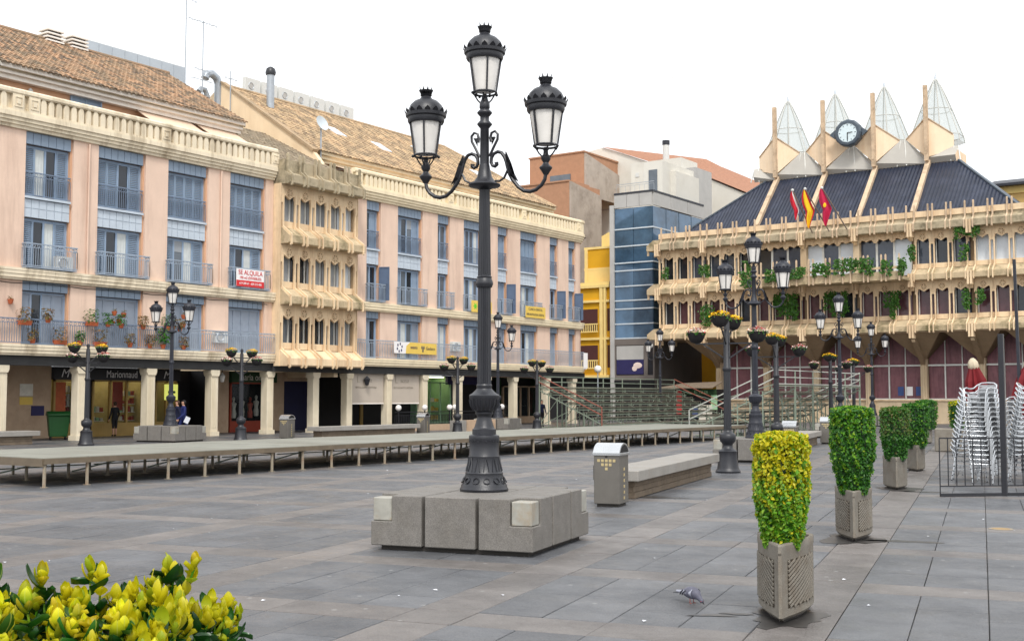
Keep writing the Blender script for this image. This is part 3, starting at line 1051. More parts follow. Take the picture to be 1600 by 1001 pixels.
# potted plants on the first floor balcony of A
def tuft(mb, c, r, n, size, up=.5):
    for i in range(n):
        a = rnd.uniform(0, 6.28)
        q = rnd.random() ** .5
        d = Vector((math.cos(a) * q, math.sin(a) * q, rnd.uniform(-.2, 1)))
        leaf(mb, Vector(c) + Vector((d.x * r, d.y * r, d.z * r * up * 2)), d + Vector((0, 0, .3)), size * rnd.uniform(.7, 1.3))
POTS = [(28.9, 'box', 'dry', 4.9), (29.3, 'pot', 'dry', 4.15), (30.0, 'pot', 'dry', 5.05), (30.6, 'box', 'dry', 4.15), (31.6, 'pot', 'green', 4.15), (32.15, 'box', 'green', 5.02), (32.6, 'box', 'dry', 4.15),
        (33.0, 'pot', 'green', 5.02), (33.7, 'pot', 'green', 5.0), (34.2, 'pot', 'dry', 4.15), (34.9, 'pot', 'dry', 5.0), (35.3, 'pot', 'dry', 4.15), (36.05, 'pot', 'big', 4.15), (36.35, 'box', 'green', 5.02), (37.0, 'pot', 'dry', 5.0), (37.25, 'pot', 'dry', 4.15)]
for k, (x, kind, pl, z) in enumerate(POTS):
    r = root('potted_plant', {'dry': 'withered', 'green': 'leafy green', 'big': 'large bushy green'}[pl] + ' plant in a terracotta ' + ('box' if kind == 'box' else 'pot') + ', ' + ORD[k] + ' along the flowered balcony', 'potted plant', (FACX + .26, x, z), R(90), 'plants on the first floor balcony')
    if kind == 'box':
        ob('pot', MB().prism([(-.09, 0), (.09, 0), (.12, .18), (-.12, .18)], 'x', -.28, .28), 'terracotta', r)
    else:
        ob('pot', MB().lathe([(.09, 0), (.13, .18), (.14, .2), (.12, .2)], 10), 'terracotta', r, smooth=40)
    mb = MB()
    if pl == 'big':
        tuft(mb, (0, 0, .35), .42, 220, .16, .7)
        ob('foliage', mb, 'leaf_green', r)
    else:
        tuft(mb, (0, 0, .2), .26 if kind == 'pot' else .34, 120, .12, .8)
        ob('foliage', mb, 'leaf_green' if pl == 'green' else 'dry_leaf', r)
for k, (x, z) in enumerate(((28.35, 5.75), (33.45, 5.55), (33.7, 5.2), (33.95, 5.5), (37.35, 5.6), (37.35, 5.2), (33.35, 5.1))):
    r = root('wall_pot', 'small round terracotta pot hung on the pink wall, ' + ORD[k] + ' in reading order', 'flower pot', (FACX + .1, x, z), R(90), 'pots hung on the pink wall')
    ob('pot', MB().lathe([(.07, 0), (.12, .16), (.13, .2), (.1, .2)], 8), 'terracotta', r)
    mb = MB(); tuft(mb, (0, 0, .2), .12, 24, .08)
    ob('foliage', mb, 'dry_leaf', r)

# ---------------- lace-work storeys shared by the projecting bay and the town hall
def lace_panel_mb(w, h):
    """pierced-look fascia: zigzag lower edge with pendants, hexagon rosette in relief; top at z=0"""
    mb = MB()
    p = [(-w / 2 + .006, 0), (w / 2 - .006, 0), (w / 2 - .006, -h), (w / 2 - .10, -h), (w / 2 - .12, -h * .86), (w / 2 - .2, -h * .80), (w / 2 - .22, -h * .62), (.30, -h * .60), (.24, -h * .64), (0, -h * .80),
         (-.24, -h * .64), (-.30, -h * .60), (-w / 2 + .22, -h * .62), (-w / 2 + .2, -h * .80), (-w / 2 + .12, -h * .86), (-w / 2 + .10, -h), (-w / 2 + .006, -h)]
    mb.prism(p, 'y', -.40, -.28)
    cz = -h * .43
    r = .23
    hexa = [(r * math.sin(k * math.pi / 3), -.41, cz + r * math.cos(k * math.pi / 3)) for k in range(6)]
    mb.tube(hexa, .030, 4, True)
    for k in range(3):
        a = hexa[k]; b = hexa[k + 3]
        mb.bar(a, b, .04, .035)
    mb.tube([(r * .55 * math.sin(k * math.pi / 3), -.41, cz + r * .55 * math.cos(k * math.pi / 3)) for k in range(6)], .020, 4, True)
    return mb

def rosette_shade_mb(h, r=.22):
    """flat hexagon in the shade colour, painting the dark of a pierced rosette"""
    return MB().prism([(r * math.sin(k * math.pi / 3), -h * .43 + r * math.cos(k * math.pi / 3)) for k in range(6)], 'y', -.404, -.3)

def fin_mb(b, top, t=.085, out=1.06, zlow=-.12):
    """upright that stands before the windows, runs down the sloping tray and hangs over its lip; z from tray bottom b=0"""
    H = top
    p = [(-.30, H), (-.43, H), (-.43, .93), (-out, .48), (-out, zlow + .06), (-out + .06, zlow), (-out + .13, zlow + .06), (-out + .13, .40), (-.30, .82)]
    return MB().prism(p, 'x', -t / 2, t / 2)

def spike_mb(top, t=.1, out=1.06):
    p = [(-.50, .62), (-.62, .70), (-.62, top - .04), (-.68, top), (-.74, top - .04), (-.76, .74), (-out, .48), (-out, -.06), (-out + .06, -.12), (-out + .13, -.06), (-out + .13, .42), (-.5, .60)]
    return MB().prism(p, 'x', -t / 2, t / 2)

TRAY = [(0.2, .0), (-.94, .0), (-1.0, .05), (-1.0, .40), (-.42, .84), (0.2, .84)]
TRAY_TOP = [(0.2, .0), (-.94, .0), (-1.0, .05), (-1.0, .46), (-.58, .66), (-.58, 1.30), (0.2, 1.30)]

def lace_level(par, x0, x1, mods, b, nb, pane, moss='lace_moss', frame='mullion', fins=True, winmat=None, tray=True, sillmat='lace_stone'):
    """one storey: sloping tray, sill, windows, uprights, lace panels; mods = module centres"""
    if tray:
        ob('ledge_tray', MB().prism(TRAY, 'x', x0, x1), moss, par, (0, 0, b))
    ob('sill', MB().box(x0, -.26, b + .88, x1, .1, b + 1.22), sillmat, par)
    mw = mods[1] - mods[0]
    h = .95
    lme = cached(('lace', round(mw, 2), h), lambda: lace_panel_mb(mw, h), 'lace_stone')
    fme = cached(('fin', round(nb - b, 2)), lambda: fin_mb(b, nb - b - .52), 'lace_stone')
    for i, c in enumerate(mods):
        lp_ = ob('lace_panel', lme, None, par, (c, 0, nb - .002))
        ob('rosette', cached(('rosette', h), lambda: rosette_shade_mb(h), 'hall_shade'), None, lp_)  # dark plate: the shade of the openings is in its colour
        w = mw - .03
        pm = winmat(i) if winmat else pane
        wf = ob('window', MB().box(-w / 2 + .16, -.02, 0, -w / 2 + .20, .06, nb - b - 1.22).box(w / 2 - .20, -.02, 0, w / 2 - .16, .06, nb - b - 1.22), frame, par, (c, 0, b + 1.22))
        ob('pane', MB().box(-w / 2 + .01, .065, 0, w / 2 - .01, .08, nb - b - 1.22), pm, wf)
        if fins:
            for s in (-1, 1):
                ob('upright', fme, None, par, (c + s * (mw / 2 - .14), 0, b))
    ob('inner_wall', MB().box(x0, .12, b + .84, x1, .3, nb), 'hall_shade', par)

# ---------------- projecting lace bay between A and B
bayr = root('projecting_bay', 'narrow cream bay of lace-like stone uprights between the two pink buildings', 'building', (-45.0, 0, 0), R(90))
MODS = [43.79 + 1.16 * k for k in range(5)]
LV = [3.50, 6.68, 9.84, 12.95]
for k in range(3):
    lace_level(bayr, 43.2, 49.05, MODS, LV[k], LV[k + 1], 'pane_grey', 'lace_stone' if k < 1 else 'lace_moss',
               winmat=lambda i, k=k: [['pane_grey', 'pane_dark', 'pane_dark', 'pane_grey', 'pane_blind'], ['pane_blind', 'pane_dark', 'pane_blind', 'pane_blind', 'hall_blind'], ['pane_blind', 'pane_blind', 'pane_blind', 'pane_blind', 'hall_blind']][k][i])
ob('ledge_tray', MB().prism(TRAY_TOP, 'x', 43.2, 49.05), 'stone_dirty', bayr, (0, 0, 12.95))
sp = cached(('spike15',), lambda: spike_mb(1.62), 'stone_dirty')
for c in MODS:
    for s in (-1, 1):
        ob('spike', sp, None, bayr, (c + s * .44, 0, 12.95))
ob('bay_body', MB().box(43.2, .3, 3.5, 49.05, 2.0, 14.2), 'gable_wall', bayr)
ob('bay_side', MB().box(43.17, -.40, 3.5, 43.2, .3, 13.0), 'lace_stone', bayr)
ob('bay_side', MB().box(49.05, -.40, 3.5, 49.08, .3, 13.0), 'lace_stone', bayr)
br = ob('bay_roof', MB().prism([(.3, 14.2), (6.5, 17.4), (6.5, 17.2), (.3, 14.0)], 'x', 43.3, 48.7), 'stone_dirty', bayr)
tile_roof(br, 43.3, 48.6, .1, 14.2, 6.4, 17.35, 'tile_grey')
arcade(bayr, AX1, 49.05)
ob('rear_wall', MB().box(50.5, SY, 0, 53.3, SY + .2, 3.34), 'shop_dark', bayr)

# ---------------- building B
bB = root('apartment_building', 'pink plastered building with rounded far corner, grey shutters and pale tiled roof', 'building', (FACX, 0, 0), R(90))
B_BAYS = [(50.42, 51.64), (53.16, 55.48), (56.94, 58.16), (59.60, 61.55), (63.32, 64.47), (65.95, 68.08), (69.63, 70.72), (72.1, 73.1)]
BX0, BX1 = 49.08, 73.45
pilasters(bB, B_BAYS, BX0, BX1, 'pink_plaster')
cornice_band(bB, BX0, BX1, LED(*FZ['led1'], .34), 'cream_clean', 'ledge_block')
cornice_band(bB, BX0, BX1, LED(*FZ['led2'], .30), 'cream_clean', 'ledge_block')
balustrade(bB, BX0, BX1, 0, [49.45, 57.9, 66.0, 73.1], 'cream_clean')
S3 = ['oS', 'SobS', 'pp', 'cppc', 'pS', 'SSSS', 'cS', 'SS']
S2 = ['po', 'SpoS', 'pp', 'cpcp', 'pS', 'ScpS', 'po', 'oS']
S1 = ['So', 'ScpS', 'cc', 'cpcp', 'SS', 'SocS', 'SS', 'SS']
for i, (a, b) in enumerate(B_BAYS):
    bay(bB, a, b, i, S3[i], S2[i], S1[i])
# shutters standing open on the second floor
for x in (51.55, 64.4, 70.65, 73.0):
    ob('open_shutter', shutter_mb(.62, 1.95, False), 'shutter_dark', bB, (x, .05, 7.45), rz=R(-62))
ob('railing', railing_mb(24.6, 1.05, 0, .14, True, .022), 'rail_pale', bB, (BX0 + .1, -.26, 4.11))
# rounded far corner
def arc_prof(par, prof, cx, cy, r, mat, name):
    n = 8
    mb = MB()
    vs = []
    m = len(prof)
    for k in range(n + 1):
        a = -math.pi / 2 + math.pi / 2 * k / n
        for y, z in prof:
            rr = r - y
            vs.append((cx + rr * math.cos(a), cy + rr * math.sin(a), z))
    fs = []
    for k in range(n):
        for j in range(m):
            fs.append((k * m + j, (k + 1) * m + j, (k + 1) * m + (j + 1) % m, k * m + (j + 1) % m))
    fs.append(tuple(range(m)))
    fs.append(tuple(n * m + j for j in range(m))[::-1])
    mb._a(vs, fs)
    ob(name, mb, mat, par)
CR = 1.0
arc_prof(bB, LED(*FZ['led1'], .34), BX1, CR, CR, 'cream_clean', 'corner_ledge')
arc_prof(bB, LED(*FZ['led2'], .30), BX1, CR, CR, 'cream_clean', 'corner_ledge')
arc_prof(bB, CORN, BX1, CR, CR, 'cream_clean', 'corner_cornice')
arc_prof(bB, [(.3, 13.8), (-.28, 13.8), (-.28, 14.6), (-.33, 14.62), (-.33, 14.79), (.3, 14.79)], BX1, CR, CR, 'cream_clean', 'corner_parapet')
arc_prof(bB, [(.5, 4.1), (0, 4.1), (0, 13.16), (.5, 13.16)], BX1, CR, CR, 'pink_plaster', 'corner_wall')
ob('end_wall', MB().box(BX1, CR, 3.64, BX1 + CR - .02, 9, 13.8), 'pink_plaster', bB)
cw = window(bB, 0, 1.2, 7.4, 9.5, 0, 'SS'); cw.location = (BX1 + CR + .02, 1.6, 7.4); cw.rotation_euler = (0, 0, R(90))
# attic and roof
ob('attic_wall', MB().box(49.0, 2.95, 13.7, 73.5, 3.2, 16.0), 'attic_wall', bB)
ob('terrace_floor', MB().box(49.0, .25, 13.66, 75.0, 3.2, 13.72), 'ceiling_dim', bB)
ob('eave', MB().prism([(2.95, 15.44), (2.62, 15.44), (2.62, 15.60), (2.44, 15.62), (2.44, 15.80), (2.24, 15.82), (2.24, 15.99), (2.95, 16.02)], 'x', 49.0, 73.95), 'cream_clean', bB)
HIP0, HIP1 = 73.95, 70.0
rb = MB()
E0, E1 = (2.35, 15.95), (9.85, 20.7)
rb._a([(48.7, *E0), (HIP0, *E0), (HIP1, *E1), (48.3, *E1), (48.3, 17.3, 15.95), (HIP0, 17.3, 15.95)], [(0, 1, 2, 3), (3, 2, 5, 4), (1, 5, 2)])
rB = ob('roof', rb, 'stone_dirty', bB)
tile_roof(rB, 48.4, HIP0, 2.15, 15.97, 9.85, 20.78, 'tile_new', clip=lambda x, t: x < HIP0 + (HIP1 - HIP0) * t)
ob('ridge', MB().tube([(48.3, 9.85, 20.84), (HIP1, 9.85, 20.84), (HIP0, 2.3, 16.05)], .14, 8), 'tile_new', rB)
ob('gable_wall', MB().prism([(.35, 13.8), (2.2, 15.9), (9.85, 20.95), (17.3, 15.9), (17.3, 3), (.35, 3)], 'x', 48.2, 48.5), 'gable_wall', bB)
ob('verge', MB().prism([(2.0, 15.95), (9.85, 21.06), (9.85, 20.95), (2.1, 15.82)], 'x', 48.1, 48.55), 'tile_new', bB)
for k, (x, t0) in enumerate(((54.0, .46), (57.5, .36), (63.3, .55), (67.7, .30))):
    y = E0[0] + (E1[0] - E0[0]) * t0; z = E0[1] + (E1[1] - E0[1]) * t0
    y2 = y + 1.25 * .845; z2 = z + 1.25 * .535
    o = MB()._a([(x, y, z + .26), (x + .95, y, z + .26), (x + .95, y2, z2 + .26), (x, y2, z2 + .26), (x, y, z), (x + .95, y, z), (x + .95, y2, z2), (x, y2, z2)],
                [(0, 1, 2, 3), (0, 4, 5, 1), (1, 5, 6, 2), (3, 7, 4, 0)])
    ob('skylight', o, 'hall_blind', rB)
for (a, b) in ((49.9, 54.0), (54.1, 58.0), (58.4, 61.2), (62.2, 65.4)):
    w = ob('awning', MB()._a([(a, 2.9, 15.55), (b, 2.9, 15.55), (b, 1.2, 14.98), (a, 1.2, 14.98), (a, 1.2, 14.8), (b, 1.2, 14.8), (a, 2.9, 15.52), (b, 2.9, 15.52), (b, 1.22, 14.95), (a, 1.22, 14.95)],
           [(0, 1, 2, 3), (3, 2, 5, 4), (9, 8, 7, 6)]), 'awning', bB)
    ob('awning_arm', MB().bar((a + .1, 2.9, 15.2), (a + .1, 1.25, 14.95), .03).bar((b - .1, 2.9, 15.2), (b - .1, 1.25, 14.95), .03), 'white_paint', w)
arcade(bB, 49.05, 74.3)
# what stands under B's arcade
ob('rear_wall', MB().box(53.3, SY + .6, 0, 60.0, SY + .8, 3.34).box(63.5, SY + .6, 0, 76, SY + .8, 3.34), 'shop_dark', bB)
ob('shop_door', MB().box(55.0, SY + .5, 0, 55.25, SY + .6, 3).box(57.2, SY + .5, 0, 57.5, SY + .6, 3), 'shop_wood', bB)
shop_box(bB, 60.0, 63.4, .3, 2.9, None, 'goods_green', 'goods_green', mull=3)
shelves(bB, 60.2, 63.2, .4, 2.2, SY + .7, ['goods_white', 'goods_green', 'sign_yellow'], 6, 3)
ob('shop_fascia', MB().box(63.0, SY - .1, 2.75, 67.5, SY + .1, 3.3), 'ink_blue', bB)
shop_box(bB, 69.5, 74.0, .5, 2.7, None, 'brown_stone', 'shop_green', lit=False, mull=4)
shelves(bB, 70.0, 73.5, .55, 2.0, SY + .6, ['goods_white', 'goods_red', 'goods_green'], 6, 2)
for k, (a, b) in enumerate(((49.6, 52.25), (52.9, 55.5))):
    bl = ob('awning_blind', MB().box(a, .25, 1.55, b, .27, 3.24), 'blind_cloth', bB)
    text('L', .6, 'blind_ink', bl, (a + .5, .235, 2.9))
    text('acruz', .36, 'blind_ink', bl, (a + 1.25, .235, 2.86))
    text('RESTAURANTE CAFETERIA', .15, 'blind_ink', bl, (a + 1.15, .235, 2.45))
    ob('bottom_bar', MB().box(a, .235, 1.5, b, .285, 1.56), 'eave_white', bl)
lw = ob('wall_lantern', MB().lathe([(.03, 0), (.1, .04), (.17, .34), (.2, .36), (.06, .5), (.02, .56)], 6, 50.6, .05, 2.55), 'iron', bB)
# banners of B
y2 = root('yellow_banner', 'long yellow and white banner hanging on the first floor railing of the rounded building', 'banner', (FACX, 0, 0), R(90))
ob('cloth', MB().prism([(53.55, 4.45), (56.45, 4.45), (56.45, 5.12), (53.95, 5.12), (53.6, 4.9)], 'y', -.33, -.315), 'sign_yellow', y2)
ob('white_end', MB().prism([(52.5, 4.45), (53.55, 4.45), (53.6, 4.9), (53.95, 5.12), (52.5, 5.12)], 'y', -.328, -.312), 'sign_white', y2)
text('avants', .26, 'ink_blue', y2, (54.3, -.34, 4.83))
text('Gedeco', .27, 'ink_grey', y2, (55.85, -.34, 4.8))
dots = MB()
for k in range(6):
    a = k * math.pi / 3 + .3
    dots.ball((53.0 + .22 * math.cos(a), -.33, 4.78 + .22 * math.sin(a)), .06, 8, 4, 1, .2, 1.5)
ob('petal_dots', dots, 'ink_blue', y2)
lg = MB()
for k in range(3):
    a = k * 2.09 + .5
    lg.ball((55.15 + .1 * math.cos(a), -.33, 4.78 + .12 * math.sin(a)), .08, 8, 4, 1, .2, 1.4)
ob('emblem', lg, 'ink_grey', y2)
y3 = root('dental_sign', 'small yellow sign with two lines of lettering on a second floor railing', 'sign', (FACX, 0, 0), R(90))
ob('board', MB().box(66.0, -.40, 7.28, 68.45, -.385, 8.05), 'sign_yellow', y3)
text('CLINICA DENTAL', .22, 'ink_grey', y3, (67.2, -.41, 7.85))
text('IMPLANTOLOGIA DENTAL', .2, 'ink_grey', y3, (67.2, -.41, 7.5), sx=.9)
y4 = root('green_cross_sign', 'yellow sign with a green star, half hidden behind the big lamp column', 'sign', (FACX, 0, 0), R(90))
ob('board', MB().box(59.9, -.40, 7.28, 62.1, -.385, 8.02), 'sign_yellow', y4)
st = []
for k in range(12):
    a = k * math.pi / 6
    q = .24 if k % 2 == 0 else .11
    st.append((60.3 + q * math.cos(a), 7.66 + q * math.sin(a)))
ob('star', MB().prism(st, 'y', -.41, -.40), 'sign_green', y4)
y5 = root('balcony_sheet', 'white cloth hanging at the far end of the first floor railing', 'cloth', (FACX, 0, 0), R(90))
cl = MB()
for k in range(4):
    cl.box(73.6 + k * .13, -.34 - (.03 if k % 2 else 0), 3.9 + .1 * (k % 2), 73.72 + k * .13, -.32, 5.1)
ob('cloth', cl, 'sign_white', y5)
ac_unit('air conditioner on the first floor balcony above the yellow banner', (FACX + .1, 58.6, 4.75), R(90))

# roof clutter of B
for k in range(7):
    ac_unit('white air conditioner on the pale tiled roof ridge, ' + ORD[k] + ' of the row of seven', (FACX - 10.2, 50.9 + k * 1.45, 20.85), R(90), 1.25, 1.0, 'air conditioners on the ridge')
dv = root('duct', 'tall curved galvanised duct bent over at the top, behind the gable', 'duct', (-55.3, 47.3, 19.7))
ob('pipe', MB().tube([(0, .9, -2), (0, .9, 1.2), (0, .75, 1.55), (0, .35, 1.75), (0, -.05, 1.6), (0, -.15, 1.35)], .25, 10), 'grey_metal', dv, smooth=50)
dv2 = root('duct', 'short curved galvanised duct beside the taller one behind the gable', 'duct', (-55.6, 47.0, 19.6))
ob('pipe', MB().tube([(0, .6, -2), (0, .6, .5), (0, .4, .85), (0, .1, .85), (0, -.05, .65)], .16, 10), 'grey_metal', dv2, smooth=50)
fl = root('flue_pipe', 'straight grey flue pipe with a dark cap rising from the pale tiled roof', 'flue', (-53.0, 50.3, 18.6))
ob('pipe', MB().lathe([(.24, 0), (.24, 3.0)], 10), 'grey_metal', fl, smooth=50)
ob('cap', MB().lathe([(.3, 3.0), (.33, 3.15), (.27, 3.38), (.1, 3.5)], 10), 'iron', fl, smooth=50)
ob('flashing', MB().lathe([(.7, -.55), (.3, .15)], 8), 'red_tile', fl)
sd = root('satellite_dish', 'round white satellite dish on a pole above the terrace awnings', 'satellite dish', (-47.4, 48.95, 14.0))
ob('mast', MB().tube([(0, 0, 0), (0, 0, 3.5)], .05, 6), 'grey_metal', sd)
ob('dish', MB().lathe([(.05, .12), (.3, .07), (.45, 0), (.43, -.02), (.28, .04), (.02, .09)], 16).__class__().add(MB().lathe([(.03, .10), (.3, .05), (.46, -.02), (.46, 0), (.3, .08), (.03, .13)], 16), Matrix.Translation((.1, 0, 3.6)) @ Matrix.Rotation(R(70), 4, 'Y') @ Matrix.Rotation(R(180), 4, 'X')), 'satellite', sd, smooth=50)
def antenna(label, loc, h, els, boom):
    r = root('antenna', label, 'antenna', loc, 0, 'rooftop antennas')
    ob('mast', MB().tube([(0, 0, 0), (0, 0, h)], .035, 5), 'grey_metal', r)
    for (z, L, n) in els:
        e = MB().bar((0, -L / 2, z), (0, L / 2, z), .03)
        for i in range(n):
            yy = -L / 2 + L * i / (n - 1)
            e.bar((-.25, yy, z), (.25, yy, z), .02)
        ob('aerial', e, 'grey_metal', r)
antenna('tall thin antenna with one short cross arm, left of the gable', (-55.0, 45.4, 18.5), 7.0, [(6.9, 1.6, 3)], 1)
antenna('antenna mast with several cross arms, standing close to the gable', (-55.0, 46.7, 18.5), 5.9, [(5.8, 2.2, 7), (2.9, 1.2, 4), (2.3, 1.4, 3)], 1)
antenna('low antenna with a slanted arm just left of the gable wall', (-54.0, 48.0, 18.0), 3.5, [(3.0, 1.0, 3)], 1)

# ================================================================== TOWN HALL (front faces -Y)
TH = root('town_hall', 'town hall with lace-like stone storeys, dark blue roof, clock and glass spires', 'building', (0, 85.0, 0))
TX = [-44.3 + 4.0 * k for k in range(11)]            # bracket lines
LB = [6.46, 10.05, 13.58]
def g_mods(x):
    return [x + .75, x + 2.0, x + 3.25]
for k in range(len(TX) - 1):
    x0, x1 = TX[k], TX[k + 1]
    ctr = 2 <= k <= 4
    lace_level(TH, x0 + .003, x1 - .003, g_mods(x0), LB[0], LB[1], 'hall_pane_low', winmat=lambda i: rnd.choice(['hall_pane_low', 'hall_pane_low', 'pane_dark']))
    if not ctr:
        lace_level(TH, x0 + .003, x1 - .003, g_mods(x0), LB[1], LB[2], 'hall_pane', winmat=lambda i: rnd.choice(['hall_pane', 'hall_pane', 'hall_blind', 'pane_dark']))
    else:
        # balcony storey: wide panes between piers, a deep tray with a parapet of spikes
        b, nb = LB[1], LB[2]
        lme = cached(('lace', 1.25, .95), lambda: lace_panel_mb(1.25, .95), 'lace_stone')
        sme = cached(('lace_short',), lambda: lace_panel_mb(1.25, .62), 'lace_stone')
        for i, c in enumerate(g_mods(x0)):
            ob('lace_panel', sme, None, TH, (c, 0, nb - .002))
            wf = ob('window', MB().box(-.62, -.02, 0, -.55, .06, 2.6).box(.55, -.02, 0, .62, .06, 2.6), 'mullion', TH, (c, 0, b + .5))
            ob('pane', MB().box(-.55, .03, 0, .55, .045, 2.6), ['hall_pane', 'hall_pane', 'hall_blind', 'hall_blind', 'hall_pane', 'hall_blind', 'pane_dark', 'hall_pane', 'hall_pane'][(i + 3 * (4 - k)) % 9], wf)
        ob('pier', MB().box(x0 - .22, -.45, b + .1, x0 + .22, .2, nb), 'hall_stone', TH)
        ob('inner_wall', MB().box(x0, .12, b, x1, .3, nb), 'hall_shade', TH)
        ob('balcony_slab', MB().box(x0 + .002, -2.5, b, x1 - .002, .1, b + .22), 'lace_moss', TH)
        ob('parapet', MB().box(x0 + .002, -2.5, b + .22, x1 - .002, -2.38, b + .60), 'lace_moss', TH)
        ob('parapet', MB().box(x0 + .002, -2.46, b + .78, x1 - .002, -2.36, b + .95), 'lace_stone', TH)
        bs = cached(('balcony_spike',), lambda: MB().prism([(-.05, -.1), (.05, -.1), (.05, 1.75), (0, 1.82), (-.05, 1.75)], 'y', -2.62, -2.50), 'post_stone')
        for c in g_mods(x0):
            for s in (-1, 1):
                ob('balcony_spike', bs, None, TH, (c + s * .47, 0, b))
    # top tray
    ob('ledge_tray', MB().prism([(0.2, .0), (-.94, .0), (-1.0, .05), (-1.0, .50), (-.55, .74), (-.55, 1.32), (0.2, 1.32)], 'x', x0 + .003, x1 - .003), 'stone_dirty', TH, (0, 0, LB[2]))
    ob('roof_kerb', MB().box(x0 + .003, -.62, LB[2] + .95, x1 - .003, -.551, LB[2] + 1.36), 'lace_stone', TH)
    sp = cached(('hall_spike',), lambda: spike_mb(1.85), 'post_stone')
    for c in g_mods(x0):
        for s in (-1, 1):
            ob('spike', sp, None, TH, (c + s * .47, 0, LB[2]))
    # double bracket under each tray at the bracket line
    br = cached(('bracket',), lambda: MB().box(-.17, -1.08, -.45, -.03, -.5, .5).box(.03, -1.08, -.45, .17, -.5, .5).prism([(-.5, -.3), (-.9, -.3), (-.5, -.7)], 'x', -.12, .12), 'lace_stone')
    for b in LB:
        ob('bracket', br, None, TH, (x0, 0, b))
# left return of the storeys
for b, nb in ((LB[0], LB[1]), (LB[1], LB[2]), (LB[2], None)):
    t = ob('side_tray', MB().prism([(-.2, 0), (.85, 0), (.9, .05), (.9, .42), (.3, .84), (-.2, .84)], 'y', -1.0, 6), 'lace_moss', TH, (TX[0], 0, b), rot=(0, 0, 0))
    t.scale = (-1, 1, 1)
    for j in range(5):
        ob('side_drop', MB().box(-.95, -.8 + j * 1.2, -.35, -.80, -.7 + j * 1.2, .3), 'lace_stone', TH, (TX[0], 0, b))
    if nb:
        ob('side_wall', MB().box(TX[0] + .002, -.05, b + .84, TX[0] + .2, 6, nb), 'hall_stone', TH)
        ob('side_post', MB().box(TX[0] - .12, -.40, b + .84, TX[0] + .0, -.28, nb), 'lace_stone', TH)
# ground floor: columns, flaring brackets, big mauve windows
colm = MB().box(-.30, 1.7, 0, .30, 2.3, 1.3)
colm.box(-.22, 1.78, 1.3, .22, 2.22, 4.9).box(-.06, 1.70, 1.3, .06, 1.78, 4.9)
for x in TX[1:]:
    ob('column', cached(('hall_column',), lambda: colm, 'hall_stone'), None, TH, (x, 0, 0))
    fl = MB()
    for s in (-1, 1):
        fl._a([(x, 1.75, 4.4), (x, 2.25, 4.4), (x + s * 1.9, 2.2, 6.46), (x + s * 1.9, -.8, 6.46), (x, -.9, 6.46)], [(0, 1, 2), (0, 2, 3), (0, 3, 4), (1, 2, 3, 4)])
    fl.prism([(1.7, 4.2), (2.2, 4.2), (2.2, 6.4), (-.9, 6.4), (-.9, 6.1)], 'x', x - .16, x + .16)
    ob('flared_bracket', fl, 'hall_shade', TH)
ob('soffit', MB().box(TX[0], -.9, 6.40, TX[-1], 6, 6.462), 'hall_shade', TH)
for k in range(1, len(TX) - 1):
    x0, x1 = TX[k] + .22, TX[k + 1] - .22
    ob('base_wall', MB().box(x0, 2.1, 0, x1, 2.4, 1.62), 'hall_stone', TH)
    ob('base_cap', MB().box(x0, 2.0, 1.62, x1, 2.4, 1.72), 'lace_stone', TH)
    wz0, wz1 = 1.72, 6.4
    wf = ob('window', MB().box(x0, 2.2, wz0, x1, 2.26, wz0 + .08).box(x0, 2.14, 4.12, x1, 2.26, 4.24).box(x0, 2.2, wz1 - .08, x1, 2.26, wz1), 'mullion', TH)
    w = (x1 - x0)
    for j in (1, 2):
        xx = x0 + w * j / 3
        ob('mullion', MB().box(xx - .045, 2.15, wz0 + .08, xx + .045, 2.26, 4.12).box(xx - .03, 2.18, 4.24, xx + .03, 2.26, wz1 - .08), 'mullion', wf)
    for j in range(3):
        ob('pane', MB().box(x0 + w * j / 3 + .05, 2.28, wz0 + .08, x0 + w * (j + 1) / 3 - .05, 2.30, 4.12), 'mauve_curtain', wf)
        ob('pane', MB().box(x0 + w * j / 3 + .05, 2.28, 4.24, x0 + w * (j + 1) / 3 - .05, 2.30, wz1 - .08), 'mauve_curtain', wf)
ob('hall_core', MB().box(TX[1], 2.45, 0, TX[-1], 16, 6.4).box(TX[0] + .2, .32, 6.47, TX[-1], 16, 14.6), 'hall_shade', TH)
for j, x in enumerate((-26.3, -25.65, -25.0)):
    ob('notice', MB().box(x, 2.24, 2.0, x + .42, 2.25, 2.65), ['goods_blue', 'sign_white', 'goods_blue'][j], TH)
ob('camera_dome', MB().ball((TX[0] - .6, -1.0, 6.0), .22, 10, 6), 'white_paint', TH, smooth=60)

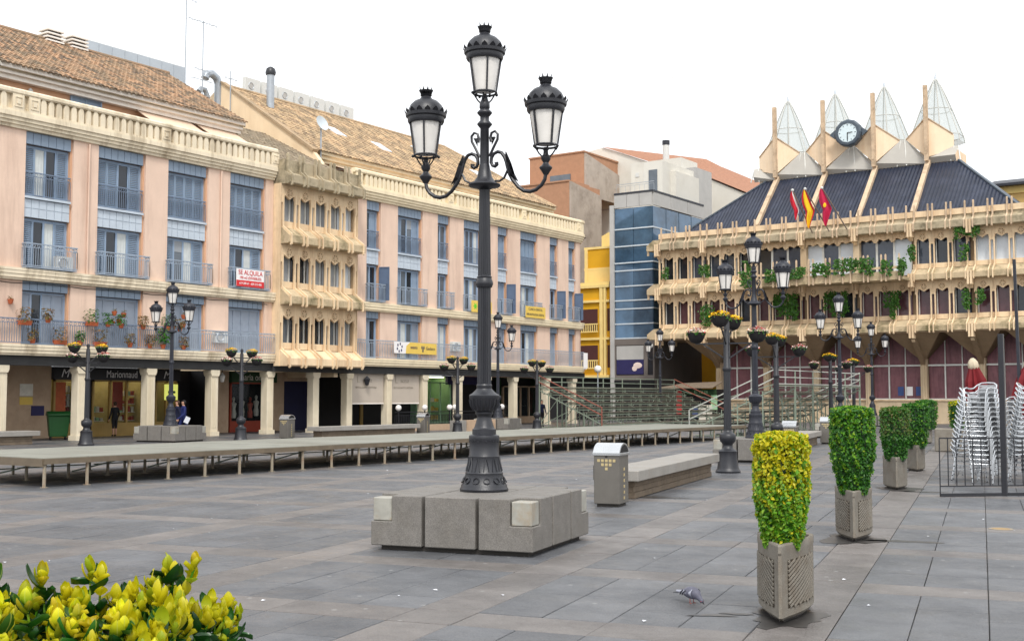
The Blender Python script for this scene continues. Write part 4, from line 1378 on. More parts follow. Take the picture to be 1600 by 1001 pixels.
# roof: standing-seam slopes
EX0, EX1, EY, EZ = -42.6, -17.2, .05, 14.85
RX0, RX1, RY, RZ = -37.4, -22.3, 5.0, 19.35
roof = MB()
BY = 15.0
roof._a([(EX0, EY, EZ), (EX1, EY, EZ), (RX1, RY, RZ), (RX0, RY, RZ), (EX0, BY, EZ), (EX1, BY, EZ), (RX0, BY - 5, RZ), (RX1, BY - 5, RZ)],
        [(0, 1, 2, 3), (1, 5, 7, 2), (5, 4, 6, 7), (4, 0, 3, 6), (3, 2, 7, 6)])
rf = ob('roof', roof, 'navy_roof', TH)
seam = MB()
n = 92
ny, nz = -(RZ - EZ), (RY - EY)
q = math.hypot(ny, nz); ny /= q; nz /= q
for i in range(n):
    x = EX0 + (EX1 - EX0) * (i + .5) / n
    t = 1.0
    if x < RX0:
        t = (x - EX0) / (RX0 - EX0)
    if x > RX1:
        t = (EX1 - x) / (EX1 - RX1)
    if t < .03:
        continue
    ye, ze = EY + (RY - EY) * t, EZ + (RZ - EZ) * t
    h = .075
    w = .06
    a = [(x - w, EY, EZ), (x, EY + ny * h, EZ + nz * h), (x + w, EY, EZ)]
    b = [(x - w, ye, ze), (x, ye + ny * h, ze + nz * h), (x + w, ye, ze)]
    seam._a(a + b, [(0, 1, 4, 3), (1, 2, 5, 4)])
ob('roof_seams', seam, 'navy_roof', rf, kind='stuff')
ob('hip_flashing', MB().bar((EX1, EY, EZ + .05), (RX1, RY, RZ + .05), .22, .1), 'clock_ring', rf)
ob('hip_flashing', MB().bar((EX0, EY, EZ + .05), (RX0, RY, RZ + .05), .22, .1), 'clock_ring', rf)
KX = [-36.35, -32.35, -28.4, -24.45]
ribm = MB()
for x in KX:
    ob('roof_rib', MB().bar((x + .15, EY - .05, EZ + .12), (x, RY - .1, RZ + .2), .34, .3), 'post_stone', rf)
# crown of kite-shaped stone panels, posts, skylights and glass spires
CY = 4.7
valley, peak, foot = 21.4, 22.75, 19.75
for i, x in enumerate(KX):
    L = x - 1.95; Rr = x + 1.95
    for s, xe in ((-1, L), (1, Rr)):
        xe2 = xe - s * .22
        zz = 20.3 if ((i == 0 and s < 0) or (i == 3 and s > 0)) else valley - .02
        mb = MB()
        front = [(x, CY - .25, peak), (x, CY - .25, foot), (xe2, CY + .55, zz), (xe2, CY + .55, valley)]
        back = [(p[0], p[1] + .18, p[2]) for p in front]
        m = 4
        mb._a(front + back, [(0, 1, 2, 3), (7, 6, 5, 4)] + [(k, (k + 1) % 4, 4 + (k + 1) % 4, 4 + k) for k in range(4)])
        ob('kite_panel', mb, 'kite_stone', TH)
        ob('kite_edge', MB().bar((x, CY - .27, peak + .03), (xe2, CY + .53, valley + .03), .1, .06), 'post_stone', TH)
    ob('crown_post', MB().box(x - .14, CY - .52, foot - .3, x + .14, CY - .20, 25.15).box(x - .10, CY - .55, 20.0, x + .10, CY - .52, 25.0), 'post_stone', TH)
    # glass spire
    sp = ob('glass_spire', MB().lathe([(2.05, valley - .2), (1.96, valley + .3), (1.62, 22.6), (1.18, 23.8), (.74, 24.9), (.34, 25.8), (.1, 26.25)], 8, x, CY + 2.55, 0, 1, 1, R(22.5)), 'spire_glass', TH)
    ribs = MB()
    prof = [(2.05, valley - .2), (1.96, valley + .3), (1.62, 22.6), (1.18, 23.8), (.74, 24.9), (.34, 25.8), (.1, 26.25)]
    for k in range(8):
        a = R(22.5) + k * math.pi / 4
        ribs.tube([(x + r * math.cos(a), CY + 2.55 + r * math.sin(a), z) for r, z in prof], .045, 4)
    for r, z in (prof[1], prof[3]):
        ribs.tube([(x + r * math.cos(R(22.5) + k * math.pi / 4), CY + 2.55 + r * math.sin(R(22.5) + k * math.pi / 4), z) for k in range(8)], .03, 4, True)
    ob('spire_ribs', ribs, 'spire_bar', sp)
    ob('finial', MB().lathe([(.17, 25.95), (.1, 26.3), (.02, 26.75), (.015, 27.6)], 8, x, CY + 2.55), 'grey_metal', sp)
# skylights in the valleys
xs = [KX[0] - 1.95] + [(KX[i] + KX[i + 1]) / 2 for i in range(3)] + [KX[3] + 1.95]
for i, xv in enumerate(xs):
    xl = KX[i - 1] if i > 0 else xv - .15
    xr = KX[i] if i < 4 else xv + .15
    zv = valley if 0 < i < 4 else 20.5
    mb = MB()
    pts = [(xl + .1, CY + .2, RZ), (xr - .1, CY + .2, RZ), (xr - .1, CY - .1, foot), (xv + .2, CY + .5, zv), (xv - .2, CY + .5, zv), (xl + .1, CY - .1, foot)]
    mb.face(*pts)
    sk = ob('skylight', mb, 'skylight', TH)
    ob('glazing_bar', MB().bar((xv - .35, CY + .12, RZ), (xv - .15, CY + .45, zv), .07).bar((xv + .35, CY + .12, RZ), (xv + .15, CY + .45, zv), .07), 'mullion', sk)
ob('crown_base', MB().box(KX[0] - 1.8, CY + .7, RZ - .2, KX[3] + 1.8, CY + 4, 20.4), 'kite_stone', TH)
# clock
ckx, ckz = -30.2, 22.2
ck = ob('clock', MB().lathe([(.62, 0), (1.12, 0), (1.16, .1), (1.16, .4), (1.0, .5)], 12).__class__().add(MB().lathe([(1.06, -.3), (1.06, .2), (.95, .3), (.76, .32), (.72, .24)], 12), Matrix.Translation((ckx, CY - .7, ckz)) @ Matrix.Rotation(R(90), 4, 'X')), 'clock_ring', TH)
cf = MB()
cf.add(MB().lathe([(.76, 0), (.76, .02)], 24), Matrix.Translation((ckx, CY - .96, ckz)) @ Matrix.Rotation(R(90), 4, 'X'))
ob('clock_face', cf, 'clock_face', ck)
ti = MB()
for k in range(12):
    a = k * math.pi / 6
    ti.bar((ckx + .55 * math.sin(a), CY - .995, ckz + .55 * math.cos(a)), (ckx + .68 * math.sin(a), CY - .995, ckz + .68 * math.cos(a)), .05, .02)
ob('hour_marks', ti, 'clock_ring', ck)
ob('clock_hand', MB().bar((ckx, CY - 1.01, ckz), (ckx, CY - 1.01, ckz - .55), .06, .02), 'black', ck)
ob('clock_hand', MB().bar((ckx, CY - 1.01, ckz), (ckx + .4, CY - 1.01, ckz + .02), .08, .02), 'black', ck)
ob('clock_rays', MB().prism([(-1.5, 0), (-1.05, .35), (-1.05, -.35)], 'y', 0, .2).prism([(1.5, 0), (1.05, -.35), (1.05, .35)], 'y', 0, .2), 'clock_ring', ck, (ckx, CY - .8, ckz))

# flags on leaning poles
def flag(label, base, tip, mats, L=2.5, w=.62):
    r = root('flag', label, 'flag', base, 0, 'flags above the town hall balcony')
    d = Vector(tip) - Vector(base)
    ob('pole', MB().tube([(0, 0, 0), tuple(d)], .045, 6), 'pole_metal', r)
    ob('finial', MB().ball(tuple(d), .11, 8, 5), 'white_paint', r)
    # limp cloth: hangs from the tip, follows the pole on one side, gathers to a point below
    n = 16
    k = len(mats)
    for q, mt in enumerate(mats):
        vs = []
        m = 5
        for i in range(n + 1):
            t = i / n
            z = d.z - .05 - L * t
            pole_x = d.x * (1 - L * t / d.z)
            wid = w * (math.sin(math.pi * min(1, t * .93 + .03)) ** .8)
            xr = d.x + min((pole_x - d.x), w * 1.5 * (1 - t) + .2)
            for j in range(m + 1):
                f = (q + j / m) / k
                x = xr - wid * (1 - f)
                y = d.y * (1 - .3 * t) + .10 * math.sin(f * 9 + t * 3) * (.3 + t) - .05
                vs.append((x, y, z))
        ob('cloth', MB()._a(vs, [(i * (m + 1) + j, i * (m + 1) + j + 1, (i + 1) * (m + 1) + j + 1, (i + 1) * (m + 1) + j) for i in range(n) for j in range(m)]), mt, r, smooth=80)
    return r
flag('red and white flag on a leaning pole, leftmost of the three', (-30.75, 82.4, 13.75), (-31.75, 81.2, 16.8), ['flag_red', 'flag_red', 'sign_white'], 2.1, .5)
flag('red and yellow striped flag on a leaning pole, in the middle', (-29.5, 82.4, 13.75), (-30.8, 81.2, 16.8), ['flag_red', 'flag_yellow', 'flag_yellow', 'flag_red'], 2.75, .75)
fe3 = flag('crimson flag with a small emblem on a leaning pole, rightmost', (-28.2, 82.4, 13.8), (-29.55, 81.2, 16.75), ['flag_purple', 'flag_purple'], 2.65, .72)
ob('emblem', MB().ball((-1.2, -1.15, 1.7), .12, 8, 5, 1, .25, 1.5), 'flag_yellow', fe3)

# ivy
def ivy(k, x, y, z, w, h, n, top=True, where='balcony'):
    mb = MB()
    strands = max(2, int(w / .16))
    for s in range(strands):
        sx = x + w * (s + rnd.random()) / strands
        L = h * rnd.uniform(.45, 1.0)
        m = int(1.7 * n / strands)
        for i in range(m):
            t = rnd.random() ** .8
            p = Vector((sx + rnd.gauss(0, .09), y - .05 - rnd.random() * .2, z - L * t))
            leaf(mb, p, Vector((rnd.gauss(0, .5), -1, rnd.uniform(-.3, .8))), rnd.uniform(.12, .23), .2, .8)
    o = ob('ivy', mb, 'ivy')
    st = MB()
    for s in range(2):
        xx = x + w * (.3 + .4 * s)
        st.tube([(xx, y, z), (xx + .05, y - .06, z - h * .5), (xx, y - .04, z - h * .9)], .012, 4)
    return o
IV = [(-43.9, 84.55, 12.2, .5, 1.1, 60, 'upper'), (-40.7, 84.5, 12.2, .9, 1.1, 110, 'upper'), (-40.6, 84.5, 9.1, 1.0, 1.8, 160, 'lower'), (-36.9, 84.4, 12.3, .5, 1.2, 60, 'upper'),
      (-36.3, 82.45, 11.3, 1.0, 1.3, 140, 'bal'), (-34.4, 82.45, 11.3, 1.0, 1.2, 120, 'bal'), (-32.6, 82.45, 11.3, 1.2, 1.1, 140, 'bal'), (-30.8, 82.45, 11.5, 1.3, 1.1, 150, 'bal'), (-29.2, 82.45, 11.7, 2.8, 1.4, 330, 'bal'), (-25.8, 82.45, 11.4, .6, 1.3, 90, 'bal'), (-24.6, 82.45, 11.5, .5, 1.3, 90, 'bal'),
      (-34.6, 84.5, 9.7, .9, 2.0, 230, 'lower'), (-33.5, 84.4, 9.6, .8, 2.5, 220, 'lower'), (-30.6, 84.5, 9.6, 1.7, 1.9, 330, 'lower'), (-26.1, 84.4, 9.4, .9, 2.0, 190, 'lower'),
      (-21.3, 84.3, 13.9, 1.6, 1.6, 240, 'upper'), (-20.9, 84.4, 12.4, .5, 1.2, 60, 'upper'), (-20.9, 84.4, 9.3, .45, 1.7, 90, 'lower'), (-19.9, 84.4, 9.3, .45, 1.5, 80, 'lower'), (-24.5, 84.4, 12.6, .5, 1.2, 70, 'upper')]
cnt = {}
for k, (x, y, z, w, h, n, lvl) in enumerate(IV):
    i = cnt.get(lvl, 0); cnt[lvl] = i + 1
    o = ivy(k, x, y, z, w, h, n)
    tag(o, {'upper': 'green ivy trailing before the top storey windows, ', 'lower': 'green ivy hanging before the lower lace storey, ', 'bal': 'green ivy spilling over the long town hall balcony, '}[lvl] + ORD[i] + ' in order', 'ivy', 'ivy on the town hall')

# ================================================================== OTHER BUILDINGS
# glass building
gb = root('glass_building', 'blue glass office block between the yellow house and the town hall', 'building', (-45.85, 86.3, 0))
GW, GD = 3.6, 9.5
ob('core', MB().box(-GW - .2, .25, 0, -.25, GD, 17.6), 'tower_stone', gb)
zs = [6.75, 7.95, 9.2, 9.9, 11.1, 12.4, 13.05, 14.45, 15.9, 17.7]
for i in range(len(zs) - 1):
    z0, z1 = zs[i] + .07, zs[i + 1] - .03
    for (a, b) in ((-GW, -GW * .5), (-GW * .5, -.02)):
        ob('glass_panel', MB().box(a + .02, 0, z0, b - .02, .06, z1), 'tower_glass', gb)
    for j in range(4):
        a = GD * j / 4
        ob('glass_panel', MB().box(-.06, a + .08, z0, 0, a + GD / 4 - .02, z1), 'tower_glass', gb)
    ob('floor_band', MB().box(-GW, -.06, zs[i] - .03, .06, 0, zs[i] + .07).box(0, 0, zs[i] - .03, .06, GD, zs[i] + .07), 'tower_band', gb)
for i in range(3):
    ob('parapet_panel', MB().box(-GW + GW * i / 3 * 1.0 + .02, -.08, 17.75, -GW + GW * (i + 1) / 3 - .02, .05, 18.85), 'tower_grey', gb)
    ob('parapet_panel', MB().box(-.05, GD * i / 3 + .05, 17.75, .08, GD * (i + 1) / 3 - .02, 18.85), 'tower_grey', gb)
ob('coping', MB().box(-GW, -.12, 18.85, .12, 0, 19.0).box(0, 0, 18.85, .12, GD, 19.0), 'iron_far', gb)
ob('roof_room', MB().box(-2.4, 3.0, 18.0, -.6, 9, 22.0), 'white_wall', gb)
ob('roof_room', MB().box(-.6, 4.5, 18.0, -.1, 9, 21.3), 'white_wall', gb)
ob('roof_door', MB().box(-.62, 5.2, 18.9, -.56, 6.0, 21.0), 'pane_dark', gb)
rrd = ob('terrace_window', MB().box(-1.9, 2.93, 18.9, -1.1, 3.0, 21.3), 'pane_grey', gb)
ob('terrace_rail', railing_mb(GW, 1.0, 0, .4, False), 'grey_metal', gb, (-GW, .3, 18.8))
ob('side_strip', MB().box(-GW - .4, -.15, 0, -GW, .3, 18.0), 'tower_grey', gb)
ob('shop_frame', MB().box(-GW, -.1, 6.2, .1, 0.1, 6.7).box(-GW, -.1, 3.3, .1, .1, 3.7).box(-GW, -.1, 3.7, -GW + .1, .1, 6.2).box(-.85, -.1, 3.7, -.5, .1, 6.2).box(0, -.1, 3.7, .12, .1, 6.2), 'tower_stone', gb)
ps = ob('poster', MB().box(-GW + .15, -.06, 3.78, -.9, -.03, 5.0), 'ink_blue', gb)
ob('poster_picture', MB().box(-GW + .15, -.06, 5.0, -.9, -.03, 6.15), 'tower_grey', ps)
ob('poster_face', MB().ball((-1.45, -.06, 4.5), .32, 10, 6, 1.3, .08, .8).ball((-1.75, -.06, 4.25), .2, 10, 6, 1.2, .1, 1.1), 'petal_white', ps)
ob('shop_pane', MB().box(-.5, -.03, 3.7, 0, -.01, 6.2), 'pane_dark', gb)
ob('shop_front', MB().box(-GW, -.02, 0, 0, .1, 3.3), 'shop_dark', gb)
ob('awning_sign', MB().box(-GW, -.2, 3.05, .1, -.1, 3.3), 'shop_dark', gb)

# yellow house
M('dark_red', (70, 30, 26), 0.5)
yb = root('yellow_house', 'ochre yellow house with cream trim and balconies beside the glass block', 'house', (-50.0, 87.0, 0))
ob('wall', MB().box(-7.5, .0, 3.6, -.35, 8, 11.6), 'yellow_wall', yb)
ob('ground_floor', MB().box(-7.5, .4, 0, -.35, 8, 3.6), 'shop_dark', yb)
ob('cornice', MB().box(-7.6, -.25, 11.2, -.3, .0, 11.45).box(-7.6, -.2, 9.95, -.3, .0, 10.15), 'yellow_trim', yb)
ob('parapet', MB().box(-7.5, -.1, 11.45, -.35, .1, 11.7), 'yellow_trim', yb)
ob('band', MB().box(-7.6, -.2, 6.75, -.3, 0, 6.95), 'yellow_trim', yb)
ob('corner_pier', MB().box(-1.25, -.22, 3.6, -.95, .0, 11.2).box(-.85, -.22, 3.6, -.65, 0, 11.2), 'yellow_trim', yb)
for z0 in (4.4, 7.5):
    ob('window', MB().box(-4.2, -.03, z0, -1.55, .0, z0 + 1.9), 'dark_red', yb)
    ob('window', MB().box(-.6, -.03, z0, -.38, .0, z0 + 1.9), 'dark_red', yb)
    b = MB().box(-4.4, -.3, z0 + .55, -1.4, -.2, z0 + .65).box(-4.4, -.3, z0 - .1, -1.4, -.2, z0)
    for i in range(14):
        b.bc(-4.3 + i * .215, -.25, z0 + .28, .07, .07, .56)
    ob('balcony', b, 'yellow_trim', yb)
ob('eave_ledge', MB().box(-7.6, -.5, 3.55, -.2, 0, 3.75), 'yellow_trim', yb)
ub = ob('upper_block', MB().box(-3.7, 1.5, 11.6, .05, 8, 14.9), 'yellow_wall', yb)
ob('upper_frame', MB().box(-3.75, 1.42, 14.75, .1, 1.5, 14.95).box(-3.75, 1.42, 12.9, .1, 1.5, 13.1).box(-3.7, 1.4, 11.6, -3.4, 1.5, 14.75).box(-3.4, 1.43, 11.6, .05, 1.5, 12.9), 'yellow_trim', yb)
ob('attic_dormer', MB().prism([(-2.6, 14.95), (-1.0, 14.95), (-1.0, 15.6), (-1.9, 16.3), (-2.6, 16.0)], 'y', 2.5, 4), 'yellow_trim', yb)
# grey side wall and red-brick block behind the rounded building
og = root('brick_block', 'orange brick block with grey weathered side wall behind the rounded corner', 'building', (-61.7, 99.0, 0))
ob('brick_wall', MB().box(-14, 0, 0, -.2, 6, 23.3), 'orange_brick', og)
ob('side_wall', MB().prism([(.05, 0), (6, 0), (6, 22.6), (.05, 23.3)], 'x', -.2, 0), 'grey_render', og)
ob('upper_wall', MB().box(-7.6, 4, 23.0, -.9, 12, 27.0), 'orange_brick', og)
ob('upper_side', MB().prism([(4.05, 22.5), (11, 22.5), (11, 25.6), (4.05, 26.9)], 'x', -.9, -.7), 'grey_render', og)
ob('coping', MB().box(-7.7, 3.9, 27.0, -.8, 12, 27.15).box(-14, -.1, 23.3, -.2, 3.9, 23.45), 'orange_brick', og)
ob('window', MB().box(-5.0, 3.93, 23.9, -2.5, 4.0, 24.9), 'pane_grey', og)
# white gabled block
wb = root('white_block', 'tall pale grey block with terracotta roof behind the glass office', 'building', (-62.2, 110.0, 0))
ob('wall', MB().prism([(-4.7, 0), (13.5, 0), (13.5, 21.8), (6.0, 25.6), (.4, 27.9), (-2.2, 28.9), (-4.7, 28.6)], 'y', 0, 8), 'white_wall', wb)
for j in range(6):
    ob('course', MB().box(-4.6, -.04, 4 + j * 3.6, -.2, 0, 4.15 + j * 3.6), 'tower_grey', wb)
wr = ob('roof', MB()._a([(-2.2, -.2, 28.95), (6.2, -.2, 25.6), (14.0, -.2, 21.9), (14, 7, 23.5), (6.2, 8, 28.0), (-2.2, 8, 29.3)], [(0, 1, 4, 5), (1, 2, 3, 4)]), 'red_tile', wb)
ob('penthouse', MB().box(6.5, -9.5, 17, 11.9, -6, 24.6), 'white_wall', wb)
ob('penthouse', MB().box(11.9, -9.5, 17, 13.4, -6, 23.5), 'tower_grey', wb)
for i, x in enumerate((7.0, 7.9, 10.6)):
    ob('vent', MB().box(x, -9.55, 23.2, x + .4, -9.5, 23.6), 'white_paint', wb)
ob('window', MB().box(9.0, -9.55, 20.8, 10.1, -9.5, 23.6), 'pane_grey', wb)
ob('window', MB().box(12.6, -9.55, 20.8, 13.0, -9.5, 23.0), 'pane_dark', wb)
ob('low_roof', MB()._a([(9.0, -1.5, 25.0), (16, -1.5, 21.6), (16, 6, 23.0), (9.0, 6, 26.5)], [(0, 1, 2, 3)]), 'red_tile', wb)
ob('low_wall', MB().prism([(9.0, 0), (15.6, 0), (15.6, 21.6), (9.0, 24.8)], 'y', -1.3, 6), 'white_wall', wb)
ob('chimney', MB().lathe([(.35, 25), (.35, 28.4), (.3, 28.5)], 10, 4.9, 1.0), 'white_paint', wb)
ob('chimney_cap', MB().lathe([(.4, 28.5), (.4, 28.95)], 10, 4.9, 1.0), 'iron_far', wb)
mast = root('radio_mast', 'thin lattice radio mast rising behind the white block', 'mast', (-60.0, 118.0, 20))
mm = MB()
for s in range(3):
    a = s * 2.094
    mm.tube([(.16 * math.cos(a), .16 * math.sin(a), 0), (.05 * math.cos(a), .05 * math.sin(a), 18)], .03, 4)
for k in range(20):
    a = k * 2.094
    z = k * .75
    r0 = .16 - .11 * z / 16
    mm.bar((r0 * math.cos(a), r0 * math.sin(a), z), (r0 * math.cos(a + 2.094), r0 * math.sin(a + 2.094), z + .75), .02)
ob('lattice', mm, 'sign_white', mast)
ob('aerial', MB().bar((-.6, 0, 12.8), (.9, 0, 12.9), .03).bar((-1.6, 0, 5.0), (0, 0, 5.4), .03), 'grey_metal', mast)
# ochre building right of the town hall roof
oc = root('ochre_building', 'ochre building with grey tiled eave behind the right end of the town hall', 'building', (-22.2, 101, 0))
ob('wall', MB().box(0, 0, 0, 30, 10, 18.3), 'ochre_wall', oc)
ob('frieze', MB().box(-.1, -.12, 18.3, 30, 0, 18.9), 'yellow_trim', oc)
ob('eave', MB().prism([(-.7, 18.9), (-.7, 19.1), (2, 19.8), (10, 19.8), (10, 18.9)], 'x', -.5, 30), 'iron_far', oc)
text('D', .9, 'yellow_trim', oc, (2.6, -.05, 17.6), ext=.04)
text('E', .9, 'yellow_trim', oc, (3.5, -.05, 17.6), ext=.04)
# narrow street between glass block and town hall: ochre house at its end, snack kiosk
sh = root('street_house', 'yellow house seen through the gap under the town hall', 'house', (-44.0, 99.0, 0))
ob('wall', MB().box(-6, 0, 0, 7, 5, 6.3), 'yellow_wall', sh)
ob('window', MB().box(-1.4, -.04, 3.5, -.2, 0, 5.3), 'goods_blue', sh)
ob('window', MB().box(1.3, -.04, 3.8, 1.9, 0, 5.2), 'shop_red', sh)
ki = root('snack_kiosk', 'small kiosk with green sign and brown awning beside the left grandstand', 'kiosk', (-40.6, 83.5, 0))
ob('body', MB().box(-1.9, 0, 0, 1.6, 1.6, 2.5), 'shop_dark', ki)
ob('sign_band', MB().box(-1.2, -.12, 2.05, 1.65, -.02, 2.5), 'shop_green', ki)
text('EL TELER', .3, 'goods_green', ki, (.4, -.14, 2.28))
ob('awning', MB()._a([(-3.0, -.9, 2.62), (1.7, -.9, 2.62), (1.7, 1.0, 3.1), (-1.6, 1.0, 3.0), (-3.0, -.9, 2.56), (1.7, -.9, 2.56), (1.7, 1.0, 3.04), (-1.6, 1.0, 2.94)], [(0, 1, 2, 3), (7, 6, 5, 4), (0, 4, 5, 1), (1, 5, 6, 2)]), 'bench_base', ki)
ob('side_panel', MB().box(1.2, -.1, .9, 1.7, -.02, 2.05), 'goods_green', ki)
ob('red_sign', MB().box(-1.75, -.08, .6, -1.3, -.02, 2.4), 'sign_red', ki)
ob('counter_poster', MB().box(-.4, -.06, .3, .6, -.02, 1.2), 'goods_blue', ki)
ob('fridge', MB().box(.4, -.7, 0, 1.3, -.1, 1.3), 'goods_white', ki)

# ================================================================== STREET LAMPS
def lantern_parts():
    fr = MB()
    r0, r1, H = .150, .222, .47
    for k in range(5):
        a = k * math.pi * .4 + .26
        fr.bar((r0 * math.cos(a), r0 * math.sin(a), -.02), (r1 * math.cos(a), r1 * math.sin(a), H), .022)
    for r, z in ((r0 + .008, 0), (r1 + .008, H)):
        fr.tube([(r * math.cos(k * math.pi / 8), r * math.sin(k * math.pi / 8), z) for k in range(16)], .016, 5, True)
    for k in range(4):
        a = k * math.pi / 2 + .26
        fr.tube([(.14 * math.cos(a), .14 * math.sin(a), -.02), (.09 * math.cos(a), .09 * math.sin(a), -.10), (.03 * math.cos(a), .03 * math.sin(a), -.16)], .010, 4)
        b = k * math.pi / 2 + .8
        fr.ball((.175 * math.cos(b), .175 * math.sin(b), -.01), .022, 6, 4)
    gl = MB().lathe([(.02, .015), (.138, .02), (.212, H - .01), (.02, H)], 16)
    hd = MB().lathe([(.235, H - .03), (.25, H), (.25, H + .045), (.275, H + .06), (.28, H + .10), (.25, H + .11), (.245, H + .15), (.215, H + .22), (.16, H + .275), (.09, H + .305), (.065, H + .34), (.08, H + .36), (.06, H + .375)], 20)
    for k in range(16):
        a = k * math.pi / 8
        c, s = math.cos(a), math.sin(a)
        hd._a([(.262 * c - .045 * s, .262 * s + .045 * c, H + .09), (.262 * c + .045 * s, .262 * s - .045 * c, H + .09), (.288 * c + .035 * s, .288 * s - .035 * c, H + .125), (.296 * c, .296 * s, H + .16), (.288 * c - .035 * s, .288 * s + .035 * c, H + .125)], [(0, 1, 2, 3, 4), (4, 3, 2, 1, 0)])
    cr = MB()
    for k in range(10):
        a = k * math.pi / 5
        c, s = math.cos(a), math.sin(a)
        cr._a([(.07 * c - .028 * s, .07 * s + .028 * c, H + .365), (.07 * c + .028 * s, .07 * s - .028 * c, H + .365), (.11 * c, .11 * s, H + .475)], [(0, 1, 2), (2, 1, 0)])
    cr.lathe([(.06, H + .36), (.10, H + .425), (.09, H + .425), (.03, H + .37)], 12)
    return fr.mesh('lantern'), gl.mesh('glass', smooth=40), hd.mesh('hood', smooth=40), cr.mesh('crown')

def build_lamp(label, loc, rz, iron, group):
    lp = root('street_lamp', label, 'street lamp', loc, rz, group)
    base = MB().lathe([(.315, 0), (.32, .03), (.305, .05), (.30, .08), (.285, .10), (.262, .16), (.245, .22), (.25, .235), (.238, .25), (.212, .36), (.202, .43), (.206, .45), (.198, .46), (.19, .64), (.197, .66), (.20, .70), (.195, .72), (.16, .735)], 20)
    for k in range(12):                              # cast relief: ring of ovals and a row of leaves
        a = k * math.pi / 6
        c, s = math.cos(a), math.sin(a)
        base.tube([((.278 - .02 * j2) * math.cos(a + .16 * math.cos(q)), (.275 - .012 * j2) * math.sin(a + .16 * math.cos(q)), .145 + .035 * math.sin(q)) for q, j2 in [(w * math.pi / 4, math.sin(w * math.pi / 4)) for w in range(8)]], .009, 4, True)
        base.tube([(.238 * math.cos(a - .15), .238 * math.sin(a - .15), .26), (.212 * math.cos(a - .09), .212 * math.sin(a - .09), .37), (.205 * math.cos(a), .205 * math.sin(a), .43), (.212 * math.cos(a + .09), .212 * math.sin(a + .09), .37), (.238 * math.cos(a + .15), .238 * math.sin(a + .15), .26)], .008, 4)
    for k in range(24):
        a = k * math.pi / 12
        base.ball((.19 * math.cos(a), .19 * math.sin(a), .645 + .015 * (k % 2)), .014, 5, 3)
    ob('base', base, iron, lp, smooth=45)
    vase = MB().lathe([(.156, .72), (.156, .80), (.135, .815), (.125, .84), (.107, .90), (.092, .95), (.098, .985), (.118, 1.0), (.12, 1.02), (.11, 1.03), (.147, 1.06), (.178, 1.12), (.19, 1.19), (.198, 1.21), (.20, 1.24), (.185, 1.255), (.156, 1.27), (.12, 1.305), (.10, 1.33), (.093, 1.35)], 20)
    for k in range(18):
        a = k * math.pi / 9
        vase.tube([(.14 * math.cos(a), .14 * math.sin(a), 1.05), (.178 * math.cos(a), .178 * math.sin(a), 1.11), (.192 * math.cos(a), .192 * math.sin(a), 1.19)], .013, 4)
    ob('vase', vase, iron, lp, smooth=45)
    col = MB().lathe([(.094, 1.34), (.084, 2.70)], 32, flute=.15).lathe([(.088, 2.72), (.070, 3.96)], 32, flute=.13)
    col.lathe([(.10, 2.66), (.115, 2.70), (.115, 2.73), (.095, 2.78), (.10, 2.80), (.08, 2.82)], 20)
    col.lathe([(.10, 1.33), (.104, 1.37), (.095, 1.39)], 20)
    ob('column', col, iron, lp, smooth=25)
    ob('dish', MB().lathe([(.075, 3.96), (.12, 3.985), (.20, 4.0), (.215, 4.02), (.205, 4.035), (.15, 4.06), (.10, 4.13), (.075, 4.24), (.065, 4.30)], 20), iron, lp, smooth=45)
    st = MB().lathe([(.062, 4.28), (.058, 4.78), (.075, 4.80), (.10, 4.83), (.10, 4.845), (.06, 4.89), (.06, 4.94), (.08, 4.96), (.10, 4.985), (.10, 5.0), (.06, 5.04), (.07, 5.06), (.068, 5.12), (.045, 5.17), (.03, 5.24)], 16)
    ob('stem', st, iron, lp, smooth=45)
    for s in (-1, 1):
        arm = MB()
        pts = [(.865, 4.12), (.85, 4.04), (.805, 3.97), (.73, 3.915), (.65, 3.895), (.56, 3.91), (.48, 3.97), (.40, 4.07), (.36, 4.145), (.33, 4.24), (.31, 4.32), (.285, 4.385), (.24, 4.44), (.187, 4.455), (.13, 4.43), (.10, 4.38), (.095, 4.32), (.115, 4.275), (.15, 4.262), (.175, 4.285), (.17, 4.315)]
        arm.tube([(s * x, 0, z) for x, z in pts], [.026] * 12 + [.024] * 5 + [.022, .024, .03, .03], 8)
        arm.tube([(s * .33, 0, 4.20), (s * .28, 0, 4.10), (s * .21, 0, 4.06), (s * .15, 0, 4.07)], .016, 6)
        # acanthus leaf on the arm
        for w in (-1, 0, 1):
            arm._a([(s * .30, w * .02, 4.46), (s * .36, w * .06, 4.30), (s * .40, w * .075, 4.16), (s * .47, w * .05, 4.04), (s * .37, w * .03, 4.12), (s * .315, w * .02, 4.3)], [(0, 1, 5), (1, 2, 4, 5), (2, 3, 4), (5, 1, 0), (5, 4, 2, 1), (4, 3, 2)])
        arm.lathe([(.03, 4.10), (.06, 4.15), (.085, 4.185), (.085, 4.20), (.05, 4.23), (.035, 4.26), (.06, 4.30), (.065, 4.33), (.035, 4.37), (.03, 4.42), (.05, 4.44), (.03, 4.46)], 12, s * .865)
        ob('arm', arm, iron, lp, smooth=45)
        sc2 = MB().tube([(s * .07, 0, 4.40), (s * .13, 0, 4.52), (s * .185, 0, 4.62), (s * .19, 0, 4.69), (s * .15, 0, 4.735), (s * .10, 0, 4.715), (s * .085, 0, 4.65), (s * .10, 0, 4.60)], [.018] * 6 + [.02, .026], 6)
        sc2._a([(s * .10, 0, 4.66), (s * .155, .02, 4.66), (s * .10, .0, 4.54), (s * .155, -.02, 4.66)], [(0, 1, 2), (2, 3, 0), (2, 1, 0), (0, 3, 2)])
        ob('scroll', sc2, iron, lp, smooth=45)
    if 'lantern' not in _cache:
        ms = lantern_parts()
        _cache['lantern'] = ms
